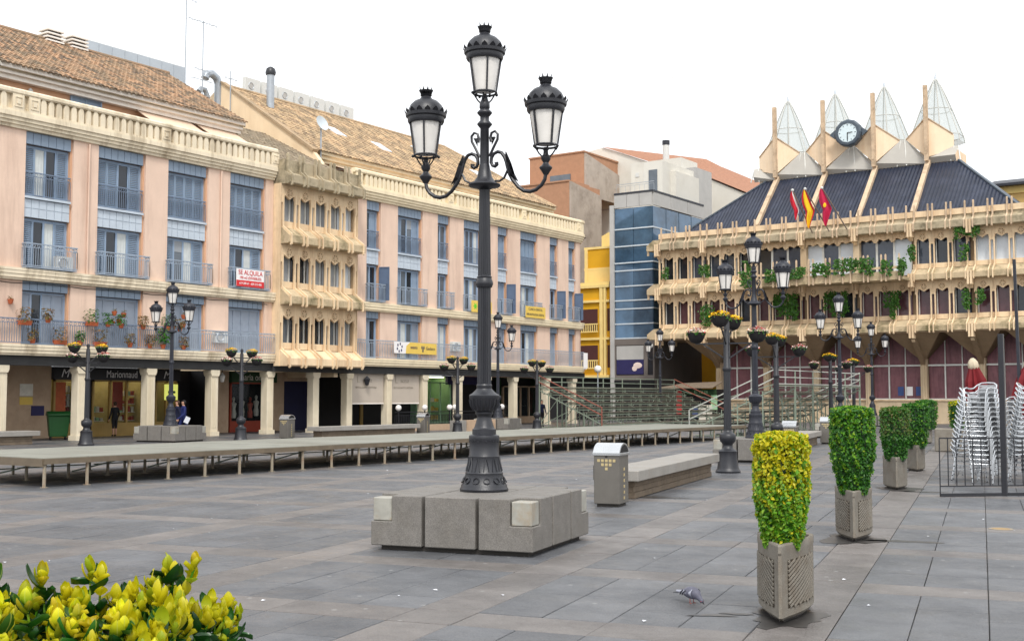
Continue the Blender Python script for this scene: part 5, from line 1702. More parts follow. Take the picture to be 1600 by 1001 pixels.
    for (x, z) in ((0, 5.26), (-.865, 4.48), (.865, 4.48)):
        f, g, h, c = [m.copy() if iron != 'iron' else m for m in _cache['lantern']]
        for m, q in ((f, iron), (g, 'lamp_glass'), (h, iron), (c, iron)):
            m.materials.clear(); m.materials.append(MATS[q])
        lo = ob('lantern', f, None, lp, (x, 0, z), rz=.3 * x)
        ob('glass', g, None, lo)
        ob('hood', h, None, lo)
        ob('crown', c, None, lo)
    return lp

def plinth(label, loc, group='lamp plinths'):
    r = root('stone_plinth', label, 'plinth', loc, GA, group)
    ob('footing', MB().box(-.98, -.98, 0, .98, .98, .10), 'stone_base', r)
    S, h0, h1 = 1.08, .06, .68
    a = .36
    g = .022
    nz, nw = .36, .29                      # notch level and width
    for sx in (-1, 1):
        for sy in (-1, 1):
            x0, x1 = sx * (a + g), sx * S
            y0, y1 = sy * (a + g), sy * S
            xn, yn = sx * (S - nw), sy * (S - nw)
            A0, B0, C0, D0 = (x0, y0), (x1, y0), (x1, y1), (x0, y1)
            E_, F_, G_ = (x1, yn), (xn, yn), (xn, y1)
            P3 = lambda p, z: (p[0], p[1], z)
            vs = [P3(A0, h0), P3(B0, h0), P3(C0, h0), P3(D0, h0), P3(A0, h1), P3(B0, h1), P3(E_, h1), P3(F_, h1), P3(G_, h1), P3(D0, h1), P3(E_, nz), P3(F_, nz), P3(G_, nz), P3(C0, nz)]
            fs = [(0, 1, 2, 3), (4, 5, 6, 7, 8, 9), (10, 13, 12, 11), (0, 1, 5, 4), (1, 2, 13, 10, 6, 5), (2, 3, 9, 8, 12, 13), (3, 0, 4, 9), (10, 11, 7, 6), (11, 12, 8, 7)]
            ob('corner_block', MB()._a(vs, fs), 'granite', r, bevel=.01)
            ob('onyx_block', MB().box(xn + sx * .012, yn + sy * .012, nz + .004, sx * (S - .02), sy * (S - .02), h1 - .03), 'onyx', r, bevel=.01)
    for q in range(4):
        b = MB().box(-a + g, -S, h0, a - g, -a - g, h1)
        ob('side_block', b, 'granite', r, rz=q * math.pi / 2, bevel=.012)
    ob('centre_block', MB().box(-a + g, -a + g, h0, a - g, a - g, h1 - .002), 'granite', r, bevel=.01)
    return r

def ray_xy(x, d):
    """ground point seen at picture column x, at depth d along the optical axis"""
    q = d * (x - 800) / FPX
    dd = d / math.cos(PIT)
    return (-math.sin(YAW) * d + math.cos(YAW) * q, math.cos(YAW) * d + math.sin(YAW) * q)

pl0 = plinth('big granite plinth with pale onyx corner blocks in the middle foreground', (GX, GY, 0))
lamp0 = build_lamp('tall black three-lantern lamp on the foreground granite plinth', (GX, GY, .68), GA, 'iron', 'three-lantern street lamps')
lampf = None
LAMPS = [('three-lantern lamp before the perfume shop at the far left', (-41.23, 33.58), True, 'plinth in front of the perfume shop at the far left'),
         ('three-lantern lamp half hidden behind the big lamp column', (-40.14, 56.31), True, 'plinth by the arcade, seen just right of the big lamp column'),
         ('three-lantern lamp on a plinth behind the yellow-topped shrub', (-14.31, 33.37), True, 'plinth behind the yellow-topped shrub'),
         ('three-lantern lamp in front of the town hall, left of two far ones', (-19.28, 54.94), True, 'plinth of the farther lamp before the town hall windows'),
         ('farthest three-lantern lamp in front of the town hall windows', (-25.12, 77.73), True, 'farthest plinth before the town hall'),
         ('three-lantern lamp before the glass office block', (-39.86, 76.0), True, 'plinth before the glass office block')]
for lab, (x, y), pl, pn in LAMPS:
    dup(pl0, 'granite lamp ' + pn, (x, y, 0), GA)
    if lampf is None:
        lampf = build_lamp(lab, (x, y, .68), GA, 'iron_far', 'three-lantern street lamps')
    else:
        dup(lampf, lab, (x, y, .68), GA)

# ------------------------------------------------------------------ posts with flower baskets
def flower_post(label, loc):
    r = root('flower_post', label, 'flower post', loc, GA, 'flower basket posts')
    b = MB().lathe([(.31, 0), (.32, .04), (.29, .08), (.27, .12), (.235, .40), (.23, .50), (.24, .54), (.21, .57), (.15, .60), (.12, .68), (.13, .72), (.19, .78), (.21, .86), (.205, .95), (.18, .98), (.13, 1.0), (.10, 1.06)], 18)
    ob('base', b, 'iron', r, smooth=45)
    c = MB().lathe([(.10, 1.0), (.088, 2.60)], 24, flute=.13).lathe([(.10, 2.55), (.115, 2.60), (.115, 2.64), (.09, 2.68), (.075, 3.78), (.05, 3.85), (.07, 3.92), (.06, 3.98), (.01, 4.02)], 16)
    ob('column', c, 'iron', r, smooth=35)
    for k in range(4):
        upper = k % 2 == 1
        a = k * math.pi / 2
        z = 3.62 if upper else 3.26
        d = Vector((math.cos(a), math.sin(a), 0))
        ar = MB()
        ar.bar(d * .05 + Vector((0, 0, z)), d * .80 + Vector((0, 0, z)), .035)
        ar.bar(d * .06 + Vector((0, 0, z - .38)), d * .60 + Vector((0, 0, z - .02)), .035)
        ob('arm', ar, 'iron', r)
        bk = ob('basket', MB().lathe([(.06, 0), (.14, .03), (.20, .12), (.235, .22), (.25, .27), (.22, .27), (.05, .25)], 14), 'basket', r, tuple(d * .78 + Vector((0, 0, z + .01))), smooth=45)
        fl = MB(); gr = MB(); f2 = MB()
        for i in range(90):
            q = rnd.random() ** .5
            t = rnd.uniform(0, 6.28)
            p = Vector((q * .26 * math.cos(t), q * .26 * math.sin(t), .27 + .09 * (1 - q * q) + rnd.uniform(-.02, .05)))
            (leaf)(fl if rnd.random() < .72 else f2, p, Vector((rnd.gauss(0, .5), rnd.gauss(0, .5), 1)), rnd.uniform(.05, .085), .3, .9)
        for i in range(50):
            t = rnd.uniform(0, 6.28)
            leaf(gr, Vector((.25 * math.cos(t), .25 * math.sin(t), .25 + rnd.uniform(-.05, .06))), Vector((math.cos(t), math.sin(t), .4)), .06)
        ob('flowers', fl, 'petal_yellow' if upper else 'petal_white', bk)
        ob('flowers', f2, 'petal_yellow' if upper else 'petal_red', bk)
        ob('leaves', gr, 'leaf_green', bk)
    return r
FP = [('flower basket post beside the green waste container', (-40.73, 29.05)), ('flower basket post before the shop with the green sign', (-39.5, 36.0)), ('flower basket post left of the big lamp column', (-37.8, 49.39)),
      ('flower basket post right of the big lamp column, before the arcade', (-37.71, 56.77)), ('nearest flower basket post, standing at the end of the stone bench', (-12.68, 27.8)),
      ('flower basket post just right of the lamp behind the yellow shrub', (-15.54, 38.01)), ('far flower basket post before the town hall, left of a pair', (-20.35, 56.64)), ('far flower basket post before the town hall, right of a pair', (-22.1, 65.2))]
fp0 = None
for lab, (x, y) in FP:
    if fp0 is None:
        fp0 = flower_post(lab, (x, y, 0))
    else:
        dup(fp0, lab, (x, y, 0), GA)

# ================================================================== PLATFORM STAGE
st = root('stage_platform', 'long low wooden stage platform on steel legs across the square', 'stage', (-22.3, 14.9, 0))
SW, SL = 4.6, 36.0
npan = 33
pw = SL / npan
pme1 = cached(('deckpanel',), lambda: MB().box(-SW / 2 + .006, .006, .56, -.03, pw - .006, .62), 'deck_board')
pme2 = cached(('deckpanel2',), lambda: MB().box(-SW + .03, .006, .56, -SW / 2 - .006, pw - .006, .62), 'deck_board')
lme = cached(('stageleg',), lambda: MB().lathe([(.036, 0.012), (.036, .56)], 8).box(-.06, -.06, 0, .06, .06, .012), 'steel_leg')
for i in range(npan):
    z = rnd.uniform(-.003, .003)
    ob('deck_panel', pme1, None, st, (0, pw * i, z))
    ob('deck_panel', pme2, None, st, (0, pw * i, z + rnd.uniform(-.002, .002)))
for i in range(npan + 1):
    for x in (-.06, -SW / 2, -SW + .06):
        ob('leg', lme, None, st, (x, min(SL - .05, max(.05, pw * i)), 0))
ob('edge_beam', MB().box(-.03, 0, .49, .02, SL, .605), 'deck_edge', st)
ob('edge_beam', MB().box(-SW - .02, 0, .49, -SW + .03, SL, .605), 'deck_edge', st)
ob('end_beam', MB().box(-SW + .03, -.03, .44, -.03, .02, .605).box(-SW + .03, SL - .02, .44, -.03, SL + .03, .605), 'deck_edge', st)
for i in range(npan // 2 + 1):
    ob('cross_beam', MB().bar((-SW + .03, pw * 2 * i + .06, .50), (-.04, pw * 2 * i + .06, .50), .06, .1), 'deck_edge', st)
    if i < npan // 2:
        ob('brace', MB().bar((-SW / 2, pw * 2 * i + .1, .15), (-SW / 2, pw * (2 * i + 2), .5), .03).bar((-SW + .1, pw * 2 * i + .1, .15), (-SW + .1, pw * (2 * i + 2), .15), .03), 'scaffold', st)

# ================================================================== GRANDSTANDS
def grandstand(label, loc, rz, L, rows=7, n=7, rail='scaffold', red=True):
    """local: x along the rows, rows rise towards +y; guard rail behind the top row"""
    r = root('grandstand', label, 'grandstand', loc, rz, 'scaffold grandstands')
    dy, dz, z0 = .64, .30, .32
    D = dy * rows
    topz = z0 + dz * (rows - 1)
    for k in range(rows):
        y, z = dy * k, z0 + dz * k
        ob('foot_plank', MB().box(0, y, z - .05, L, y + .34, z), 'seat_plank', r)
        ob('seat_plank', MB().box(0, y + .38, z + .34, L, y + .58, z + .38), 'seat_plank', r)
        ob('row_rail', MB().bar((0, y + .62, z + .3), (L, y + .62, z + .3), .045), 'scaffold', r)
        ob('row_rail', MB().bar((0, y + .02, z - .09), (L, y + .02, z - .09), .045), 'scaffold', r)
        ob('row_rail', MB().bar((0, y + .30, z + .20), (L, y + .30, z + .20), .035), 'scaffold', r)
    for i in range(n + 1):
        x = L * i / n
        f = MB()
        f.bar((x, 0, 0), (x, 0, z0), .045)
        for k in range(rows):
            f.bar((x, dy * k + .60, 0), (x, dy * k + .60, z0 + dz * k + .34), .045)
            f.bar((x, dy * k + .42, z0 + dz * k), (x, dy * k + .42, z0 + dz * k + .36), .03)
        f.bar((x, 0, z0 - .08), (x, D, topz + .2), .05)
        f.bar((x, D, .05), (x, .3, .05), .04)
        f.bar((x, D, .1), (x, D * .45, topz * .55), .035)
        ob('frame', f, 'scaffold', r)
        ob('guard_post', MB().bar((x, D, 0), (x, D, topz + 1.05), .05), 'scaffold', r)
        if i < n:
            ob('brace', MB().bar((x, D, .2), (x + L / n, D, topz), .035), 'scaffold', r)
    for h in (1.05, .72, .40):
        ob('guard_rail', MB().bar((0, D, topz + h), (L, D, topz + h), .045), rail, r)
    for s, x in ((0, -.02), (1, L + .02)):
        m = 'red_rail' if red else 'white_rail'
        ob('stair_rail', MB().bar((x, D, topz + 1.1), (x, 0, z0 + .95), .05).bar((x, D, topz + .7), (x, 0, z0 + .5), .05).bar((x, 0, 0), (x, 0, z0 + .95), .05), m, r)
        ob('end_rail', MB().bar((x, D, topz + .4), (x, dy * 2, topz * .6 + .4), .035), 'scaffold', r)
    return r
grandstand('scaffold grandstand with red handrails before the glass office', (-36.0, 61.2, 0), R(90), 18.2)
g2 = grandstand('scaffold grandstand with pale handrails before the town hall', (-25.9, 64.2, 0), R(-90), 11.8, 7, 5, 'white_rail', False)

# ================================================================== BENCHES AND BINS
def bench(label, loc, rz, L, w=.86):
    r = root('stone_bench', label, 'bench', loc, rz, 'stone benches')
    ob('slab', MB().box(-w / 2, 0, .34, w / 2, L, .54), 'bench_stone', r, bevel=.012)
    n = max(2, int(L / 1.9))
    for c in range(3):
        for i in range(n):
            a, b = .25 + (L - .5) * i / n, .25 + (L - .5) * (i + 1) / n
            o = .02 * (c % 2)
            ob('course_stone', MB().box(-w / 2 + .14 + o, a + .003, .11 * c + .005, w / 2 - .14 - o, b - .003, .11 * (c + 1) + .003), 'bench_base', r, bevel=.008)
    return r
bx, by, _ = G(-.30, 7.0)
bench('long grey stone bench behind the nearest litter bin', (bx, by, 0), GA, 7.3)
bx, by, _ = G(-.42, 28.0)
bench('stone bench between the two farther litter bins before the town hall', (bx, by, 0), GA, 7.0)
bench('stone bench beside the arcade, left of the big lamp column', (-38.6, 39.6, 0), 0, 7.2)
bench('end of a stone bench at the left edge before the brown wall', (-43.6, 23.0, 0), 0, 5.6, 1.0)

def litter_bin(label, loc, rz):
    r = root('litter_bin', label, 'litter bin', loc, rz, 'litter bins')
    ob('foot', MB().box(-.19, -.24, 0, .19, .24, .05), 'stone_base', r)
    ob('body', MB().box(-.23, -.29, .05, .23, .29, .90), 'bin_metal', r, bevel=.012)
    ob('rim', MB().box(-.25, -.31, .885, .25, .31, .93), 'bin_lid', r, bevel=.006)
    lid = [(-.31, .93)] + [(-.31 + .62 * k / 8, .93 + .17 * math.sin(math.pi * k / 8) ** .6) for k in range(1, 8)] + [(.31, .93)]
    ob('lid', MB().prism(lid, 'x', -.24, .24), 'bin_lid', r, smooth=35)
    ob('lid_opening', MB().prism([(p * .78, .935 + (q - .93) * .8) for p, q in lid], 'x', .241, .246), 'black', r)
    for row, xs in ((.80, (-.14, -.07, 0, .07, .14)), (.73, (-.07, 0, .07)), (.66, (0,))):
        for x in xs:
            ob('symbol', MB().box(x - .024, -.296, row - .024, x + .024, -.291, row + .024), 'yellow_print', r)
    ob('keyhole', MB().box(-.02, -.297, .855, .02, -.291, .88), 'black', r)
    sl = MB()
    for k in range(6):
        sl.box(.231, -.02, .12 + k * .1, .236, .04, .17 + k * .1)
    ob('side_slots', sl, 'yellow_print', r)
    ob('side_box', MB().box(-.30, -.1, .45, -.235, .1, .70), 'bin_metal', r)
    return r
bx, by, _ = G(-.02, 5.78)
bin0 = litter_bin('nearest grey litter bin with curved metal lid beside the bench', (bx, by, 0), GA)
for lab, p in (('litter bin with shining lid before the near end of the second bench', ray_xy(1233, 40.2)), ('litter bin with shining lid at the far end of the second bench', ray_xy(1290, 48.5)),
               ('litter bin at the left end of the bench beside the arcade', (-39.4, 38.7)), ('litter bin at the right end of the bench beside the arcade', (-38.4, 47.3))):
    dup(bin0, lab, (p[0], p[1], 0), GA)

# green wheeled container
wc = root('waste_container', 'green wheeled waste container beside an arcade pillar', 'waste container', (-46.7, 31.85, 0), R(62))
wc.scale = (.74, .74, .95)
ob('body', MB()._a([(-.5, -.4, .16), (.5, -.4, .16), (.5, .4, .16), (-.5, .4, .16), (-.62, -.5, 1.12), (.62, -.5, 1.12), (.62, .5, 1.12), (-.62, .5, 1.12)], [(0, 3, 2, 1), (4, 5, 6, 7), (0, 1, 5, 4), (1, 2, 6, 5), (2, 3, 7, 6), (3, 0, 4, 7)]), 'wheelie_green', wc, bevel=.03)
ob('lid', MB().prism([(-.56, 1.12), (.56, 1.12), (.58, 1.2), (.2, 1.34), (-.2, 1.34), (-.58, 1.2)], 'x', -.66, .66), 'wheelie_green', wc, bevel=.015)
ob('sticker', MB().box(-.1, -.475, .92, .1, -.465, 1.05), 'sign_white', wc)
for sx in (-1, 1):
    for sy in (-1, 1):
        ob('wheel', MB().add(MB().lathe([(.09, -.03), (.09, .03)], 12), Matrix.Translation((sx * .42, sy * .32, .09)) @ Matrix.Rotation(R(90), 4, 'Y')), 'rubber', wc)

# restaurant terrace railing with globe lights
tf = root('terrace_railing', 'black iron terrace railing on a low wall with white globe lights', 'railing', (-42.6, 50.0, 0), R(90))
ob('low_wall', MB().box(0, -.1, 0, 10.5, .1, .35), 'brown_stone', tf)
ob('iron_bars', railing_mb(10.5, .75, 0, .14, False, .022), 'iron', tf, (0, 0, .34))
for k, x in enumerate((.3, 2.6, 4.9, 5.4, 8.0, 10.2)):
    ob('globe_post', MB().bar((x, 0, .35), (x, 0, 1.15), .05), 'iron', tf)
    ob('globe', MB().ball((x, 0, 1.3), .17, 12, 8), 'lamp_glass', tf, smooth=60)
lo = root('low_wall', 'low brown stone wall beside the arcade, right of the terrace railing', 'wall', (-39.6, 51.5, 0), R(90))
for i in range(5):
    ob('wall_stone', MB().box(i * 1.1, 0, 0, i * 1.1 + 1.08, .35, .62), 'brown_stone' if i % 2 else 'bench_stone', lo, bevel=.01)
gl = root('globe_lamp', 'white globe lamp on a thin pole before the yellow house', 'lamp', (*ray_xy(934, 80), 0))
ob('pole', MB().lathe([(.05, 0), (.04, 3.55)], 8), 'grey_metal', gl)
ob('globe', MB().ball((0, 0, 3.78), .25, 14, 9), 'lamp_glass', gl, smooth=60)

# ================================================================== PLANTERS WITH CLIPPED SHRUBS
def pot_outline(off=0.0):
    """three-sided bulged planter: a sharp edge to the front (-y)"""
    pts = []
    L, W = .92, .245
    side = []
    for k in range(9):
        t = k / 8
        y = t * L
        w = W * math.sin(math.pi * min(1, t * .92 + .0) ** .72 * .62) / math.sin(math.pi * .62 * .92 ** .72) if t > 0 else 0
        w = W * (1 - (1 - t) ** 1.7)
        side.append((max(.014, w + off * .9), y - L / 2 + off * (2 * t - 1) - (off * 1.6 if k == 0 else 0)))
    right = side
    back = [(W * .8 + off, L / 2 + .07 + off), (W * .4, L / 2 + .11 + off)]
    left = [(-x, y) for x, y in (right + back)][::-1]
    return right + back + left

def planter_pot(par, groove=True, mat='concrete_pot'):
    out = pot_outline(0)
    n = len(out)
    rim = pot_outline(.005)
    inn = pot_outline(-.035)
    mb = MB()
    rings = [(pot_outline(-.03), .035), (out, .065), (out, .58), (rim, .60), (rim, .655), (pot_outline(-.004), .67), (inn, .665), (inn, .60)]
    vs = []
    for r, z in rings:
        vs += [(x, y, z) for x, y in r]
    fs = []
    for j in range(len(rings) - 1):
        for i in range(n):
            fs.append((j * n + i, j * n + (i + 1) % n, (j + 1) * n + (i + 1) % n, (j + 1) * n + i))
    fs.append(tuple(range(n))[::-1])
    mb._a(vs, fs)
    ob('pot', mb, mat, par, smooth=26)
    ob('soil', MB().prism(inn, 'z', .5, .605), 'soil', par)
    ob('foot', MB().prism(pot_outline(-.07), 'z', 0, .04), 'stone_base', par)
    if groove:
        for s in (1, -1):
            # recessed panel with diagonal ribs on each long side
            ribs = MB(); pan = MB()
            side = [(x, y) for x, y in out[:9]]
            a, b = side[1], side[7]
            def at(t):
                i = min(7, max(0, int(t * 8)))
                f = t * 8 - i
                p, q = side[i], side[min(8, i + 1)]
                return (s * (p[0] + (q[0] - p[0]) * f), p[1] + (q[1] - p[1]) * f)
            t0, t1, z0, z1 = .14, .84, .13, .53
            m = 10
            for k in range(m):
                u, v = at(t0 + (t1 - t0) * k / m), at(t0 + (t1 - t0) * (k + 1) / m)
                pan.face((u[0] + s * .003, u[1], z0), (v[0] + s * .003, v[1], z0), (v[0] + s * .003, v[1], z1), (u[0] + s * .003, u[1], z1))
            ob('panel', pan, 'groove', par)
            nr = 17
            for k in range(nr):
                # diagonal rib: rises with t
                d0 = -.62 + 1.62 * (k + .5) / nr
                pts = []
                for w in range(25):
                    t = w / 24
                    tt = t0 + (t1 - t0) * t
                    zz = z0 + (z1 - z0) * (d0 + t * .62)
                    if z0 <= zz <= z1:
                        p = at(tt)
                        pts.append((p[0] + s * .006, p[1], zz))
                if len(pts) > 1:
                    pts = pts[::4] + ([pts[-1]] if (len(pts) - 1) % 4 else [])
                    for w in range(len(pts) - 1):
                        ribs.bar(pts[w], pts[w + 1], .013, .018)
            ob('panel_ribs', ribs, mat, par)

def shrub(par, h0, h1, w, d, n, size, mats, flare=.1, seed=1, topmat=None, topn=0, lowwidth=.8):
    rr = random.Random(seed)
    def surf():
        # point on a bulged box standing on the pot
        f = rr.random()
        z = rr.random()
        if f < .24:
            a = Vector((rr.uniform(-1, 1), rr.uniform(-1, 1), 1.0)); nn = Vector((0, 0, 1)); z = 1
        else:
            t = rr.uniform(0, 2 * math.pi)
            e = 2.9
            c, s = math.cos(t), math.sin(t)
            k = (abs(c) ** e + abs(s) ** e) ** (-1 / e)
            a = Vector((c * k, s * k, 0)); nn = Vector((c, s, .25))
        return a, nn, z
    mb = [MB() for _ in mats]
    for i in range(n):
        a, nn, z = surf()
        q = rr.uniform(.82, 1.03) + .07 * math.sin(a.x * 11 + z * 17 + seed) * math.cos(a.y * 13 + z * 9) + .03 * math.sin(a.x * 29 + z * 41)
        wz = lowwidth + (1 - lowwidth) * min(1, z * 2.2) - .06 * max(0, z - .9) * 10
        zz = h0 + (h1 - h0) * (z if nn.z < .9 else 1) + (rr.uniform(-.05, .03) if nn.z > .9 else 0)
        if nn.z > .9:
            edge = max(abs(a.x), abs(a.y))
            zz -= .10 * edge ** 4
            wz = .95
        p = Vector((a.x * w / 2 * wz * q, a.y * d / 2 * wz * q, zz))
        nv = nn + Vector((rr.gauss(0, .8), rr.gauss(0, .8), rr.gauss(.3, .7)))
        m = 0
        if topmat is not None:
            # new yellow growth is denser high up
            cl_ = .35 * math.sin(a.x * 8 + z * 15 + seed * 2) * math.sin(a.y * 9 + z * 11) + .2 * math.sin(a.x * 19 + a.y * 17 + z * 31)
            m = 1 if rr.uniform(.2, .8) + cl_ < topmat(z if nn.z < .9 else 1.0) else 0
        leaf(mb[m], p, nv, size * rr.uniform(.7, 1.35), .2, .6)
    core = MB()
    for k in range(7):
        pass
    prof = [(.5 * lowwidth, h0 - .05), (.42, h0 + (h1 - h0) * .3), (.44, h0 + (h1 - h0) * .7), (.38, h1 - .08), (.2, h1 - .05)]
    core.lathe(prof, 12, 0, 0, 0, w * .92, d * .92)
    ob('dark_core', core, 'leaf_dark', par, smooth=60)  # solid dark core, added to block the view through the leaf shell
    for b, m in zip(mb, mats):
        if b.v:
            ob('foliage', b, m, par)
    ob('trunk', MB().tube([(0, 0, h0 - .15), (.01, 0, h0 + .1), (0, .01, h0 + .3)], .03, 6), 'soil', par)

PR = R(19)
SHR = [('near clipped shrub with yellow new growth in a ribbed concrete planter', (-4.01, 9.90), (.60, 1.57, .46, .66, 12500, .04, ['leaf_bright', 'leaf_yellow'], 1), lambda z: .03 + .85 * max(0, min(1, (z - .34) / .45)), .66, True),
       ('tall bright green clipped shrub in a ribbed planter, second in the row', (-5.40, 15.84), (.60, 1.75, .57, .76, 9500, .046, ['leaf_green', 'leaf_bright'], 2), lambda z: .25 + .3 * z, .6, True),
       ('brownish clipped shrub in a plain planter, third in the row', (-7.60, 24.95), (.62, 1.67, .58, .76, 3600, .06, ['leaf_green', 'leaf_brown'], 3), lambda z: .6 if z > .45 else .1, .7, False),
       ('dark green clipped shrub close behind the brownish one', (-9.0, 31.3), (.62, 1.72, .66, .8, 3000, .065, ['leaf_green', 'leaf_bright'], 4), lambda z: .15, .75, False),
       ('round green shrub in the farthest planter of the row', (-13.9, 49.9), (.62, 1.76, .85, .9, 1800, .085, ['leaf_green', 'leaf_bright'], 5), lambda z: .2, .85, False)]
for k, (lab, (x, y), (h0, h1, w, d, n, sz, mats, sd), tm, lw, gr) in enumerate(SHR):
    r = root('planter_shrub', lab, 'planter', (x, y, 0), PR, 'clipped shrubs in planters')
    planter_pot(r, gr)
    shrub(r, h0, h1, w, d, n, sz, mats, seed=sd, topmat=tm, lowwidth=lw)
# low trough planter with small shrub by the chairs
tp = root('trough_planter', 'low square stone trough with a small yellow-green shrub left of the chair stacks', 'planter', (-11.0, 43.3, 0), GA)
ob('trough', MB().box(-.75, -.5, 0, .75, .5, .8), 'concrete_pot', tp, bevel=.03)
shrub(tp, .78, 1.75, .55, .55, 900, .075, ['leaf_green', 'leaf_yellow'], seed=8, topmat=lambda z: .6 * z, lowwidth=.8)

# ================================================================== FENCE, POLE, STACKED CHAIRS
fe = root('iron_fence', 'low black iron fence panel in front of the stacked chairs', 'fence', (-6.30, 23.44, 0), math.atan2(1.12, 1.24))
ob('top_rail', MB().box(0, -.012, 1.10, 3.6, .012, 1.125), 'iron', fe)
ob('bottom_rail', MB().box(0, -.012, .185, 3.6, .012, .21), 'iron', fe)
ob('base_beam', MB().box(0, -.03, .0, 3.6, .03, .06), 'iron', fe)
for i in range(22):
    ob('picket', MB().box(i * .17 - .008, -.008, .06 if i % 11 == 0 else .205, i * .17 + .008, .008, 1.10), 'iron', fe)
po = root('awning_pole', 'dark upright pole rising from the iron fence', 'pole', (-5.32, 24.30, 0))
ob('shaft', MB().box(-.05, -.05, 0, .05, .05, 3.12), 'iron', po, bevel=.006)
po2 = root('thin_pole', 'thin tilted pole at the far right edge before the town hall', 'pole', (*ray_xy(1594, 30), 0))
ob('shaft', MB().bar((0, 0, 0), (-.08, 0, 5.4), .07), 'iron_far', po2)

def chair(label, loc, rz, group):
    r = root('metal_chair', label, 'chair', loc, rz, group)
    fr = MB()
    half = [(.24, -.27, 0), (.25, -.26, .25), (.265, -.25, .50), (.28, -.21, .615), (.285, -.10, .64), (.285, .05, .615), (.27, .17, .63), (.23, .26, .70), (.15, .295, .745), (0, .305, .755)]
    path = half + [(-x, y, z) for x, y, z in half[:-1]][::-1]
    fr.tube(path, .016, 6)
    for s in (-1, 1):
        fr.tube([(s * .22, .28, 0), (s * .215, .24, .25), (s * .20, .20, .43), (s * .19, .26, .70)], .0115, 6)
        fr.tube([(s * .23, -.24, .42), (s * .20, .20, .43)], .010, 5)
        fr.tube([(s * .245, -.265, .22), (s * .215, .245, .22)], .008, 5)
    fr.tube([(-.23, -.24, .42), (.23, -.24, .42)], .010, 5)
    ob('frame', fr, 'aluminium', r, smooth=50)
    se = MB()
    for k in range(7):
        se.box(-.21, -.235 + k * .062, .425, .21, -.19 + k * .062, .437)
    ob('seat', se, 'chair_slat', r)
    ba = MB()
    for k in range(3):
        z = .53 + k * .065
        ba._a([(-.19, .235, z), (0, .275, z), (.19, .235, z), (.19, .24, z + .045), (0, .28, z + .045), (-.19, .24, z + .045)], [(0, 1, 4, 5), (1, 2, 3, 4), (5, 4, 1, 0), (4, 3, 2, 1)])
    ob('backrest', ba, 'chair_slat', r)
    ft = MB()
    for x, y in ((.24, -.27), (-.24, -.27), (.22, .28), (-.22, .28)):
        ft.lathe([(.016, -.004), (.016, .012)], 8, x, y, 0)
    ob('feet', ft, 'rubber', r)
    return r
c0 = None
STK = [('left', ray_xy(1504, 27.4), R(100), 14), ('middle', ray_xy(1541, 26.3), R(-18), 15), ('right', ray_xy(1592, 26.6), R(95), 15), ('rear', ray_xy(1578, 28.8), R(-40), 12), ('farther left', ray_xy(1524, 28.9), R(60), 13)]
for nm, (x, y), rz, n in STK:
    lab = 'stacked aluminium chair in the ' + nm + ' stack behind the iron fence, '
    for k in range(n):
        q = lab + ('lowest of the stack' if k == 0 else 'topmost of the stack' if k == n - 1 else ORD[k] + ' from the bottom')
        lx = x + (-math.sin(rz) * -.018 * k)
        ly = y + (math.cos(rz) * -.018 * k)
        if c0 is None:
            c0 = chair(q, (lx, ly, .006), rz, 'stacked aluminium chairs')
        else:
            dup(c0, q, (lx, ly, .006 + k * .104), rz + rnd.uniform(-.02, .02))
# folded parasols behind the chairs
def parasol(label, loc, rot, s=1.0):
    r = root('folded_parasol', label, 'parasol', loc, 0, 'folded parasols')
    r.rotation_euler = rot
    ob('pole', MB().lathe([(.03, 0), (.03, 3.2)], 8), 'iron', r)
    ob('canopy', MB().lathe([(.10, 1.5), (.28, 1.75), (.32, 2.1), (.26, 2.6), (.12, 2.95)], 18, flute=.4), 'red_canvas', r)
    ob('cap', MB().lathe([(.11, 2.90), (.14, 2.95), (.13, 3.06), (.08, 3.14), (.03, 3.18)], 14, flute=.1), 'cream_canvas', r, smooth=40)
    ob('base', MB().lathe([(.3, 0), (.3, .08), (.06, .12)], 14), 'iron', r)
for k, (px_, d, rx, ry) in enumerate(((1546, 30.4, 0, -.14), (1578, 30.0, 0, .16))):
    x, y = ray_xy(px_, d)
    parasol('folded red and cream parasol behind the chairs, ' + ['the left one of two', 'the right one of two'][k], (x, y, -.25), (rx, ry, R(34.8)))

